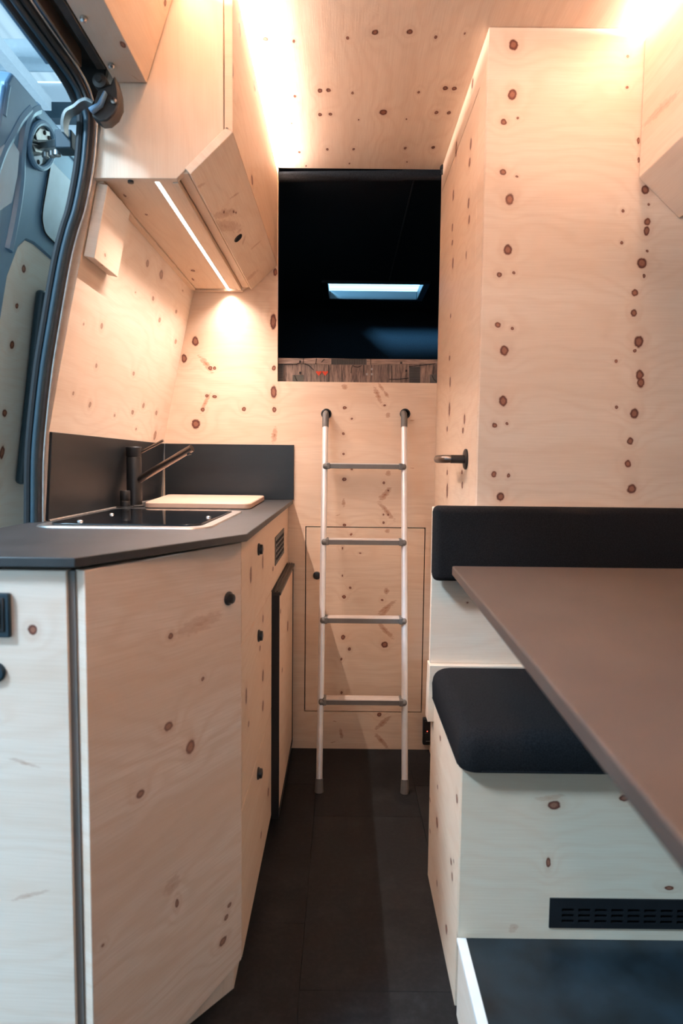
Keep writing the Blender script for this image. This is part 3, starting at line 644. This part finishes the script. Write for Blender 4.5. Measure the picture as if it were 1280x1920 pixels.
for q in ((150, 978), (209, 965), (391, 970.5)):
    c = P(*q, Z=ZC+.006)
    MB().lathe((c.x, c.y, ZC+.0060), (0, 0, 1), [(.0055, 0), (.0055, .0015), (.004, .003), (.001, .0035)], 18).build('lid_screw', M['steel'], lid)

# tap
tp = empty('tap', (-.607, 1.9, ZC), 'matt black kitchen tap with a long slanted spout and thin lever', 'tap')
tx, ty = -.5775, 1.800
tp.location = (tx, ty, ZC); WO[tp.name] = Vector((tx, ty, ZC))
MB().lathe((tx, ty, ZC), (0, 0, 1), [(.027, 0), (.027, .003), (.0225, .005), (.0205, .006), (.0205, .134), (.0195, .137)], 32).build('body', M['satinblack'], tp)
MB().lathe((tx, ty, ZC+.137), (0, 0, 1), [(.0195, 0), (.0215, .003), (.0215, .0265), (.020, .0285), (0.001, .0285)], 32).build('cartridge_cap', M['satinblack'], tp)
s_a = P(258, 901, Y=ty-.004); s_b = P(360, 840, Y=1.74)
MB().tube([s_a, mix(s_a, s_b, .5), s_b], .0098, 20).build('spout', M['gunmetal'], tp)
dvec = (Vector(s_b)-Vector(s_a)).normalized()
MB().tube([Vector(s_b)-dvec*.012-Vector((0, 0, .006)), Vector(s_b)-dvec*.010-Vector((0, 0, .014))], .006, 12).build('aerator', M['black'], tp)
l_a = P(262, 849, Y=ty); l_b = P(306, 826, Y=1.79)
MB().tube([l_a, l_b], [.0038, .0042], 12).build('lever', M['gunmetal'], tp)
pc = P(235, 951, X=-.5890)
st_ = MB().lathe((pc.x, pc.y, ZC), (0, 0, 1), [(.0235, 0), (.0235, .002), (.021, .0035), (.0135, .0035), (.0135, .018), (.0130, .019), (.0135, .020), (.0135, .045), (.0125, .0465), (.001, .0465)], 28).build('drain_knob', M['satinblack'])
tag(st_, 'short black round drain knob on the worktop left of the tap', 'knob')

# cutting board
cb_ = [(-.582, 2.160), (-.258, 2.160), (-.248, 1.735), (-.532, 1.735)]
M['w_cut'] = wood('beech_board', (), (), 21.0, 'u', base=(.66, .46, .36), contrast=.6)
def rpoly(poly, r, z, n=4):
    out = []; N_ = len(poly)
    for i in range(N_):
        p = Vector(poly[i]); a = (Vector(poly[i-1])-p).normalized(); b = (Vector(poly[(i+1) % N_])-p).normalized()
        for k in range(n+1):
            t = k/n; q = p + a*r*(1-t)**2 + b*r*t**2; out.append(Vector((q.x, q.y, z)))
    return out
tag(MB().prism(rpoly(cb_, .028, ZC+.0165), Vector((0, 0, -.0160))).build('cutting_board', M['w_cut'], None, .003), 'pale wooden cutting board lying on the worktop behind the tap', 'cutting board')

# ------------------------------------------------------------------ LADDER
ld = empty('ladder', (.07, 1.95, 0), 'slim aluminium ladder with four ribbed steps leaning on the bulkhead', 'ladder')
T0 = P(610, 790, Y=2.168); T1 = P(757.5, 790, Y=2.168)
B0 = P(598, 1478, Z=.012); B1 = P(758.5, 1479, Z=.012); B0.y = B1.y = (B0.y+B1.y)/2
LF = Fr(B0, (1, 0, 0), T0-B0)
rails = []
for T, Bm in ((T0, B0), (T1, B1)):
    d = (T-Bm); up_ = d.normalized()
    r_ = MB().tube([Bm + up_*.012, Bm + d*.5, T + up_*.005], .0098, 16).build('rail', M['alu'], ld); rails.append(r_)
    MB().tube([T - up_*.020, T + up_*.012, T + up_*.026 + Vector((0, .006, 0)), T + up_*.030 + Vector((0, .022, 0)), T + up_*.028 + Vector((0, .040, 0))], [.0108, .0108, .0105, .0095, .009], 14).build('hook', M['greyplastic'], ld)
    MB().tube([Bm + Vector((0, 0, -.012)), Bm + up_*.006, Bm+up_*.028], [.0135, .0125, .0115], 16).build('foot', M['greyplastic'], ld)
M['tread'] = plain('ribbed_tread', (.70, .62, .56), .4, .4, var=.05)
for py in (869.5, 1011, 1157, 1309):
    v0 = LF.hit(684, py)[1]
    c = LF.pt(.1305, v0, 0)
    xl = mix(B0, T0, v0/(T0-B0).length)[0]; xr = mix(B1, T1, v0/(T1-B1).length)[0]
    yy, zz = c.y, c.z
    st = MB().box(xl+.014, xr-.014, yy-.017, yy+.021, zz-.0165, zz-.001).build('step', M['greyplastic'], ld, .001)
    t_ = MB().box(xl+.014, xr-.014, yy-.0175, yy+.0215, zz-.002, zz)
    for k in range(6): t_.box(xl+.015, xr-.015, yy-.016+k*.0062, yy-.0125+k*.0062, zz, zz+.0012)
    t_.build('tread', M['tread'], st)
    for xx, s in ((xl, 1), (xr, -1)):
        e = MB().box(min(xx+.006*s, xx+.018*s), max(xx+.006*s, xx+.018*s), yy-.021, yy+.024, zz-.0185, zz+.0022)
        e.build('end_cap', M['greyplastic'], st, .003)
        MB().lathe((xx+.009*s, yy-.012, zz-.009), (-s, 0, 0), [(.0095, 0), (.0095, .010), (.006, .014), (.001, .015)], 14).build('rivet', M['greyplastic'], st)

# ------------------------------------------------------------------ BENCH, CUSHIONS, TABLE, PLATFORM
XS = .217; YP = 1.110; ZP = .147
bn = empty('bench', (.6, 1.3, 0), 'pine bench box with a long black vent, under the seat cushion', 'bench')
PF = FY(YP)
pk = PF.knots([(1038,1510,12,8),(1170,1497,9,6),(1028,1618,4,10),(1253,1665,9,4),(855,1600,2,3)])
pst = PF.streaks([(956,1748,970,1733,9),(1000,1500,1060,1492,6)])
M['w_bench'] = wood('pine_bench_front', pk, pst, 22.0, 'u', base=(.70, .60, .47), contrast=1.0)
v0, v1 = P(1030, 1683, Y=YP), P(1031, 1738, Y=YP)
holed('front_panel', PF, [XS, .96], [ZP, .4655], [(v0.x+.006, .755-.006, v1.z+.006, v0.z-.006)], .018, M['w_bench'], bn)
S2 = FX(XS)
s2k = S2.knots([(155,460,4,14),(160,575,3,14),(237,855,4,22),(145,965,4,25),(113,860,2,10),(148,800,2,10),(210,1145,4,14),(222,1145,2,10),(215,1215,3,20),(190,1455,3,14),(113,1005,2,8),(145,1245,2,14),(188,1460,4,20)], 2.4615, 760, 1150)
M['w_bside'] = wood('pine_bench_side', s2k, (), 23.0, 'u', base=(.78, .62, .48))
slab('side_panel', S2, rect(-YW+.001, -YP-.0183, 0, .4655), .018, M['w_bside'], bn)
slab('back_ledge', FY(1.470), [(XS-.014, .40), (XS+.04, .40), (.96, .40), (.96, .534), (XS-.012, .534)], .040, M['w_bside'], bn)
MB().box(XS+.018, .96, YP+.018, 1.47, .448, .465).build('seat_board', M['w_bside'], bn)
vp_ = holed('vent', PF, [v0.x, .755], [v1.z, v0.z], [(v0.x+.022+k*.0295, v0.x+.022+k*.0295+.022, v1.z+.010+j*.0105, v1.z+.010+j*.0105+.006) for k in range(11) for j in range(3)], .008, M['black'], bn, w=.0025)
MB().box(v0.x, .755, YP+.009, YP+.014, v1.z, v0.z).build('vent_backing', M['black'], bn)
# panel behind the backrest
BP = FY(1.488)
M['w_backp'] = wood('pine_backrest_panel', BP.knots([(1193,1458,7,5)], 3.556, 540, 720), (), 24.0, 'u', base=(.78, .63, .50))
bpn = slab('bench_back_panel', BP, rect(XS-.009, .96, .534, .900), .018, M['w_backp'])
tag(bpn, 'upright pine panel carrying the backrest cushion behind the bench', 'panel')
def softbox(x0, x1, y0, y1, z0, z1, r, rb, up=True):
    """upholstered block: generously rounded towards +z (or towards the camera when up is False)"""
    m = MB(); lv = [(0, rb), (rb*.3, rb*.3), (rb, 0)]
    hgt = (z1-z0) if up else (y1-y0)
    lv += [(hgt*.5, -.0012)] + [(hgt-r+r*math.sin(math.radians(a)), r-r*math.cos(math.radians(a))) for a in (0, 15, 30, 45, 60, 75, 90)]
    n = None
    for h, ins in lv:
        if up: L = rrect(x0+ins, x1-ins, y0+ins, y1-ins, max(.006, r*1.0-ins*.4), z0+h)
        else: L = [Vector((p.x, y1-h, p.y)) for p in rrect(x0+ins, x1-ins, z0+ins, z1-ins, max(.004, r*.9-ins*.4), 0)]
        n = len(L); m.v += L
    for a in range(len(lv)-1):
        for k in range(n): m.face([a*n+k, a*n+(k+1) % n, (a+1)*n+(k+1) % n, (a+1)*n+k], smooth=True)
    m.face(list(range(n-1, -1, -1))); m.face([(len(lv)-1)*n+k for k in range(n)])
    return m
sc_ = tag(softbox(.2085, .955, 1.084, 1.468, .4662, .538, .030, .004).build('seat_cushion', M['fabric']), 'dark grey wool seat cushion lying on the pine bench', 'cushion')
MB().tube([(.2095, 1.115, .4700), (.2095, 1.437, .4700)], .0022, 8).tube([(.245, 1.0850, .4700), (.92, 1.0850, .4700)], .0022, 8).build('piping', M['fabric'], sc_)
bc_ = tag(softbox(.2045, .955, 1.426, 1.4695, .738, .905, .014, .003, False).build('backrest_cushion', M['fabric']), 'dark blue-grey wool backrest cushion standing above the bench', 'cushion')
MB().tube([(.2052, 1.462, .752), (.2052, 1.462, .893)], .0020, 8).build('piping', M['fabric'], bc_)
# table
tb = empty('table', (.55, .75, ZP), 'brown laminate table with a tapering left edge in front of the bench', 'table')
ZT = .8
tc0 = P(847, 1061, Z=ZT); tn0 = P(1280, 1577, Z=ZT); dirn = (tn0-tc0).normalized(); near = tc0 + dirn*((tc0.y-.16)/-dirn.y)
tpoly = [(near.x, near.y), (.93, near.y), (.93, tc0.y-.001), (tc0.x, tc0.y)]
MB().prism(rpoly(tpoly, .006, ZT, 3), Vector((0, 0, -.018))).build('table_top', M['tabletop'], tb, .0025, 3)
MB().lathe((.70, .72, ZP), (0, 0, 1), [(.10, 0), (.10, .006), (.035, .012), (.030, .02), (.030, .60), (.09, .633)], 28).build('pedestal', M['alu'], tb)
# raised platform
pf = tag(MB().box(XS+.010, .965, -1.28, YP-.002, .012, ZP-.001).build('raised_platform', M['w_bside']), kind='structure', label='raised floor platform under the table')
MB().box(XS+.012, .965, -1.28, YP-.001, ZP-.0012, ZP).build('vinyl_cover', M['platform'], pf)
S3 = FX(XS)
M['w_pside'] = wood('pine_platform_side', (), (), 25.0, 'u', base=(.80, .70, .60), contrast=.6)
slab('side_board', S3, rect(-YP+.0012, 1.2, .0, ZP-.004), .012, M['w_pside'], pf)
MB().box(XS-.003, XS+.014, -1.2, YP-.0012, ZP-.006, ZP+.0015).build('edge_trim', M['white'], pf, .001)

# socket at the bulkhead foot
sk2 = empty('power_socket', (.30, 2.19, .02), 'black upright power socket low on the bulkhead, beside the bench', 'socket')
e0, e1 = P(793, 1347, Y=2.19), P(793, 1396, Y=2.19)
MB().box(e0.x, e0.x+.042, 2.186, YB-.0002, e1.z, e0.z).build('housing', M['black'], sk2, .003)
MB().box(e0.x+.006, e0.x+.036, 2.184, 2.187, e1.z+.050, e0.z-.008).build('outlet_face', M['satinblack'], sk2, .001)
MB().box(e0.x+.006, e0.x+.036, 2.184, 2.187, e1.z+.008, e1.z+.044).build('outlet_face', M['satinblack'], sk2, .001)
MB().box(e0.x+.013, e0.x+.016, 2.1828, 2.1842, e1.z+.0485, e1.z+.0515).build('red_indicator', M['redled'], sk2)
MB().box(e0.x+.010, e0.x+.036, 2.1828, 2.1842, e1.z+.0140, e1.z+.0155).build('metal_contact', M['zinc'], sk2)

# ------------------------------------------------------------------ BED
bd_ = empty('mattress', (.05, 3.1, 1.1), 'mattress in a cover printed with weathered boards, in the bed opening', 'mattress')
MBF = FY(2.2285)
mt = slab('cover', MBF, rect(-.90, 1.0, 1.102, 1.342), 1.95, M['print'], bd_, .006)
def mp(x, y):                               # pixel of the close-up of the mattress front -> its plane
    return MBF.hit(500+x/3.765, 640+y/3.765)
def patch(name, mat, poly, t=.0008, w=.0010):
    slab(name, MBF, [mp(*q) for q in poly], t, mat, bd_, 0, w=w)
patch('top_board_band', M['printtop'], [(1212, 165), (1100, 158), (735, 166), (350, 160), (60, 160), (60, 116), (260, 121), (360, 118), (600, 124), (1000, 127), (1212, 128)], .001, .0012)
for poly in ([(455, 163), (705, 167), (705, 126), (455, 122)], [(60, 285), (116, 285), (116, 162), (60, 162)], [(1003, 300), (1082, 300), (1082, 178), (1003, 184)]):
    patch('grey_patch', M['greypatch'], poly, .0008, .0016)
for (x0, x1, y0, y1, n, hor) in ((458, 702, 125, 164, 26, 0), (70, 113, 166, 282, 14, 1), (1006, 1080, 184, 296, 14, 1)):
    m_ = MB()
    for k in range(n):
        if hor: a, b2 = y0+(y1-y0)*k/n, y0+(y1-y0)*(k+.45)/n; pl = [(x0, b2), (x1, b2), (x1, a), (x0, a)]
        else: a, b2 = x0+(x1-x0)*k/n, x0+(x1-x0)*(k+.45)/n; pl = [(a, y1), (b2, y1), (b2, y0), (a, y0)]
        m_.prism([MBF.pt(*mp(*q), .0022) for q in pl], -MBF.N*.0006)
    m_.build('patch_stripes', M['ink'], bd_)['kind'] = 'stuff'
patch('dark_patch', plain('olive_grey_print', (.085, .082, .070), .85, var=.1), [(182, 286), (260, 286), (260, 238), (182, 238)])
patch('dark_patch', M['greypatch'], [(1150, 300), (1210, 300), (1210, 235), (1150, 235)])
for cx in (367, 412):
    m_ = MB(); pts = []
    for q in ((0, 28), (-10, 16), (-20, 4), (-21, -2), (-15, -6), (-7, -5), (0, 0), (7, -5), (15, -6), (21, -2), (20, 4), (10, 16)): pts.append(MBF.pt(*mp(cx+q[0], 216+q[1]), .0024))
    m_.prism(pts, -MBF.N*.001); m_.build('red_heart', M['heart'], bd_)
for q in ((236, 143), (237, 222), (948, 152), (984, 208), (706, 232), (741, 232), (741, 196)):
    light = 690 < q[0] < 760
    patch('printed_square', M['greylight'] if light else M['ink'], [(q[0]-7, q[1]+8), (q[0]+7, q[1]+8), (q[0]+7, q[1]-7), (q[0]-7, q[1]-7)], .0008, .0024)
for L in ([(268, 158), (295, 168), (318, 190), (330, 202)], [(594, 225), (598, 190), (606, 170), (618, 180), (645, 183), (670, 172)], [(196, 240), (204, 262), (215, 284)], [(862, 268), (920, 270), (1000, 260)], [(881, 172), (882, 290)], [(1003, 180), (1090, 168), (1190, 158)], [(1165, 240), (1180, 272), (1205, 290)], [(385, 148), (408, 126)], [(436, 168), (440, 285)], [(258, 122), (256, 158)], [(733, 126), (733, 166)], [(345, 160), (352, 122)], [(122, 165), (122, 284)], [(60, 161), (210, 161), (238, 150)]):
    MB().tube([MBF.pt(*mp(*q), .0024) for q in L], .0011, 5).build('printed_line', M['ink'], bd_)

# ------------------------------------------------------------------ OPEN SLIDING DOOR (inside face seen through the gap)
KX = .175; ye_ = 1.297
DF = Fr((-.80-.87*KX, 0, 0), (0, 1, 0), (KX, 0, 1))
def dh(px, py):
    u_, v_ = DF.hit(px, py)
    return (max(u_, ye_+.012), v_)
d1 = empty('door_1', (-.8, 1.9, .1), kind='structure')
zt_ = 1.735*LWv; ye = 1.297
slab('outer_skin', DF, [(ye, .15), (2.55, .15), (2.55, zt_), (ye+.02, zt_), (ye, zt_-.04)], .012, M['paint'], d1, .004, w=-.030)
# raised pressed frame round the edge and between the recesses
def strip(name, pts, r, mat, w=0.0, flat=.4, n=10):
    m_ = MB(); path = smooth_path([DF.pt(*dh(*q), w) for q in pts], 4)
    m_.tube(path, r, n); return m_.build(name, mat, d1)
PW = M['paint']
slab('frame_stile', DF, [(ye, .2), (ye+.055, .2), (ye+.055, zt_-.09), (ye+.10, zt_-.03), (2.5, zt_-.03), (2.5, zt_), (ye+.02, zt_), (ye, zt_-.04)], .028, PW, d1, .006)
# middle pressed panel: everything between upper edge and the pine insert
t0 = dh(0, 640); t1 = dh(20, 520); t2 = dh(40, 466); t3 = dh(54, 452); t4 = dh(68, 458); t5 = dh(104, 490)
slab('pressed_panel', DF, [(ye+.05, t0[1]), (t0[0]+.002, t0[1]), t1, t2, t3, t4, t5, (2.5, t5[1]-.004), (2.5, zt_-.02), (ye+.05, zt_-.02)], .020, PW, d1, .005, w=-.006)
# window-like blank with rounded lower corner
wpl = [dh(*q) for q in ((97, 300), (88, 350), (80, 400), (82, 425), (88, 440), (104, 456))]
slab('blank_panel', DF, wpl + [(2.3, wpl[-1][1]-.01), (2.3, wpl[0][1])], .004, M['paintwhite'], d1, .003, w=-.0015)
strip('blank_groove', [(97, 300), (88, 350), (80, 400), (82, 425), (88, 440), (104, 456), (120, 466)], .0016, M['ink'], -.001)
slab('upper_left_panel', DF, [dh(0, 395), dh(22, 380), dh(32, 330), dh(36, 285), dh(22, 262), dh(8, 270), (ye_+.010, dh(0, 280)[1]), (ye_+.010, dh(0, 395)[1])], .004, M['paintwhite'], d1, .003, w=.0015)
strip('pressed_rib', [(-10, 330), (8, 285), (24, 255), (40, 225), (58, 205)], .014, PW, -.010)
strip('pressed_rib', [(20, 470), (34, 400), (42, 340), (44, 290), (52, 235), (62, 212), (76, 205)], .014, PW, -.010)
strip('pressed_rib', [(2, 210), (10, 180), (17, 160)], .010, PW, -.007)
dk_ = DF.knots([(53,506,4,8),(31,648,4,8),(17,776,4,7),(12,850,4,13),(3,912,4,7),(40,575,3,5)])
M['w_door'] = wood('pine_door_insert', dk_, (), 26.0, 'u', base=(.74, .74, .70), contrast=.7)
slab('pine_insert', DF, [(ye+.05, .25), (2.45, .25), (2.45, t5[1]+.02), (t5[0], t5[1]+.01), t4, t3, t2, t1, (t0[0]-.004, t0[1]), (ye+.05, t0[1])], .006, M['w_door'], d1, .001, w=-.010)
g = [dh(*q) for q in ((70, 545), (48, 900))]
gt = dh(72, 552); gb = dh(36, 900)
bar = [DF.pt(gt[0]+.00, gt[1], .014), DF.pt(gt[0]+.0, (gt[1]+gb[1])/2, .016), DF.pt(gb[0]+.05, gb[1], .014)]
q1, q2, q3, q4 = dh(72, 542), dh(96, 560), dh(60, 905), dh(24, 908)
slab('grab_bar', DF, [(q4[0]+.015, q4[1]), (q4[0]+.10, q4[1]), (q1[0]+.10, q1[1]), (q1[0]-.005, q1[1])], .022, M['bulb'], d1, .010, w=.016, seg=4)
# hinge cup: recess ring, plates, screws
cu, cv_ = dh(76, 272)
ring = []
for k in range(24):
    a = 2*math.pi*k/24; q = dh(77+23*math.cos(a), 273+43*math.sin(a)); ring.append(DF.pt(q[0], q[1], .001))
MB().tube(ring+[ring[0], ring[1]], .006, 8, False).build('cup_ring', PW, d1)
slab('cup_floor', DF, [dh(77+22*math.cos(2*math.pi*k/24), 273-41*math.sin(2*math.pi*k/24)) for k in range(24)], .003, M['bulb'], d1, 0, w=-.002)
slab('hinge_plate', DF, [dh(*q) for q in ((64, 250), (72, 240), (90, 246), (92, 262), (80, 262), (66, 262))][::-1], .004, M['zinc'], d1, .001, w=.004)
slab('hinge_plate', DF, [dh(*q) for q in ((55, 268), (78, 272), (78, 286), (62, 284))][::-1], .004, M['zinc'], d1, .001, w=.006)
slab('hinge_plate', DF, [dh(*q) for q in ((60, 292), (78, 290), (76, 306), (66, 314))][::-1], .004, M['paintwhite'], d1, .001, w=.004)
for q in ((80, 248), (68, 303), (88, 258)):
    a = dh(*q); MB().lathe(DF.pt(a[0], a[1], .004), DF.N, [(.0045, 0), (.0045, .002), (.001, .003)], 10).build('screw', M['ink'], d1)
ha = DF.pt(*dh(74, 275), .004); hb_ = P(110, 269, Y=1.36)
dr_ = (hb_-ha).normalized(); sd = dr_.cross(Vector((0, 0, 1))).normalized()
MB().obox((ha+hb_)/2, dr_, sd, Vector((0, 0, 1)), (hb_-ha).length+.01, .014, .016).build('hinge_arm', M['zinc'], d1, .002)
for t in (.25, .62, .9):
    p = ha.lerp(hb_, t) + Vector((0, 0, -.014)); MB().lathe(p, (0, 0, -1), [(.0075, 0), (.0075, .009), (.004, .011)], 12).build('bolt', M['zinc'], d1)
kb0 = P(125, 268, Y=1.36)
MB().obox(kb0, (1, 0, 0), (0, 1, 0), (0, 0, 1), .034, .036, .037).build('pivot_block', M['bulb'], d1, .003)
# curved strap up to the roller bracket
sp_ = [P(*q, Y=1.33-.012*i) for i, q in enumerate(((122, 252), (121, 232), (127, 214), (142, 205), (153, 196), (165, 192), (178, 198)))]
m_ = MB(); smp = smooth_path(sp_, 4)
for k in range(len(smp)-1):
    a, b2 = smp[k], smp[k+1]; t = (b2-a).normalized(); nrm = Vector((t.z, 0, -t.x)).normalized()
    m_.obox((a+b2)/2, t, Vector((0, 1, 0)), t.cross(Vector((0, 1, 0))).normalized(), (b2-a).length+.002, .024, .006)
m_.build('curved_strap', M['zinc'], d1)

# roller bracket and its long plate along the header
rb = empty('roller_bracket', (-.46, 1.25, 1.70), 'dark metal door roller bracket at the end of the header rail, upper left', 'bracket')
def q3(px, py, y): p = P(px, py, Y=y); return p
pl = [q3(172, 205, 1.245), q3(182, 172, 1.245), q3(192, 160, 1.245), q3(206, 158, 1.245), q3(214, 140, 1.245), q3(222, 170, 1.245), q3(223, 195, 1.245), q3(214, 214, 1.245), q3(200, 226, 1.245), q3(186, 227, 1.245), q3(172, 218, 1.245)]
MB().prism(pl, Vector((0, .03, 0))).build('cheek_plate', M['darkmetal'], rb, .003)
MB().prism([p + Vector((-.004, -.012, -.002)) for p in (q3(172, 206, 1.245), q3(190, 196, 1.245), q3(203, 172, 1.245), q3(207, 176, 1.245), q3(198, 200, 1.245), q3(180, 214, 1.245))], Vector((0, .012, 0))).build('guide_hook', M['paint'], rb, .003)
MB().box(-.474, -.4565, -.25, 1.29, 1.7365, 1.764).build('rail_plate', M['darkmetal'], rb, .002)
c = q3(214, 190, 1.243)
MB().lathe(c, (0, -1, 0), [(.0055, 0), (.0055, .003), (.002, .004)], 16).build('pin', M['gunmetal'], rb)
for (x_, y_) in ((156, 36), (208, 124)):
    p = P(x_, y_, Z=1.735); MB().lathe(p + Vector((0, 0, .002)), (.2, 0, -1), [(.006, 0), (.006, .004), (.003, .007)], 14).build('screw', M['steel'], rb)
c = q3(186, 150, 1.24)
MB().lathe(c, (0, -1, 0), [(.013, -.02), (.013, 0), (.006, .002), (.006, .006), (.001, .006)], 20).build('roller', M['darkmetal'], rb)

# ------------------------------------------------------------------ HALL OUTSIDE
hz_ = 4.45
hc_ = empty('hall_ceiling', (-3, 2, hz_), kind='structure')
me0 = None
for i in range(7):
    for j in range(5):
        x0 = -8.3 + i*1.35 + .01; y0 = -4 + j*2.05
        o = MB().box(x0, x0+1.33, y0, y0+2.03, hz_, hz_+.006).build('ceiling_panel', M['roofsheet'], hc_)
for i in range(8):
    x0 = -8.3 + i*1.35; MB().box(x0-.012, x0+.010, -4, 6.25, hz_-.01, hz_+.05).build('joint_bar', M['darkmetal'], hc_)
hw = tag(MB().box(-9, 6, 6.25, 6.35, -.3, hz_).build('hall_wall', M['hallpanel']), kind='structure')
MB().box(-9, 2, 6.13, 6.25, 4.08, 4.22).build('dark_wall_strip', M['bulb'], hw)  # dark strip across the top of the far wall
for k, (py, d) in enumerate(((96, .13), (124, .12))):
    p = P(60, py, Z=hz_-.14)
    tag(MB().tube([(-8.5, p.y-.05, hz_-.12), (-3, p.y, hz_-.12), (1.5, p.y, hz_-.12)], d/2, 14).build('hall_pipe', M['hallbeam']), ('pale blue hall beam nearer the camera under the hall ceiling', 'pale blue hall beam farther back under the hall ceiling')[k], 'beam')
p = P(97, 208, Y=6.0)
tag(MB().box(p.x-.10, p.x, -2, 6.0, p.z, p.z+.10).build('hall_lamp_bar', M['white'], None, .005), 'white lengthwise bar under the hall ceiling above the open door', 'beam')
tag(MB().box(-12, 10, -10, 14, -.36, -.30).build('hall_floor', M['concrete']), kind='structure')
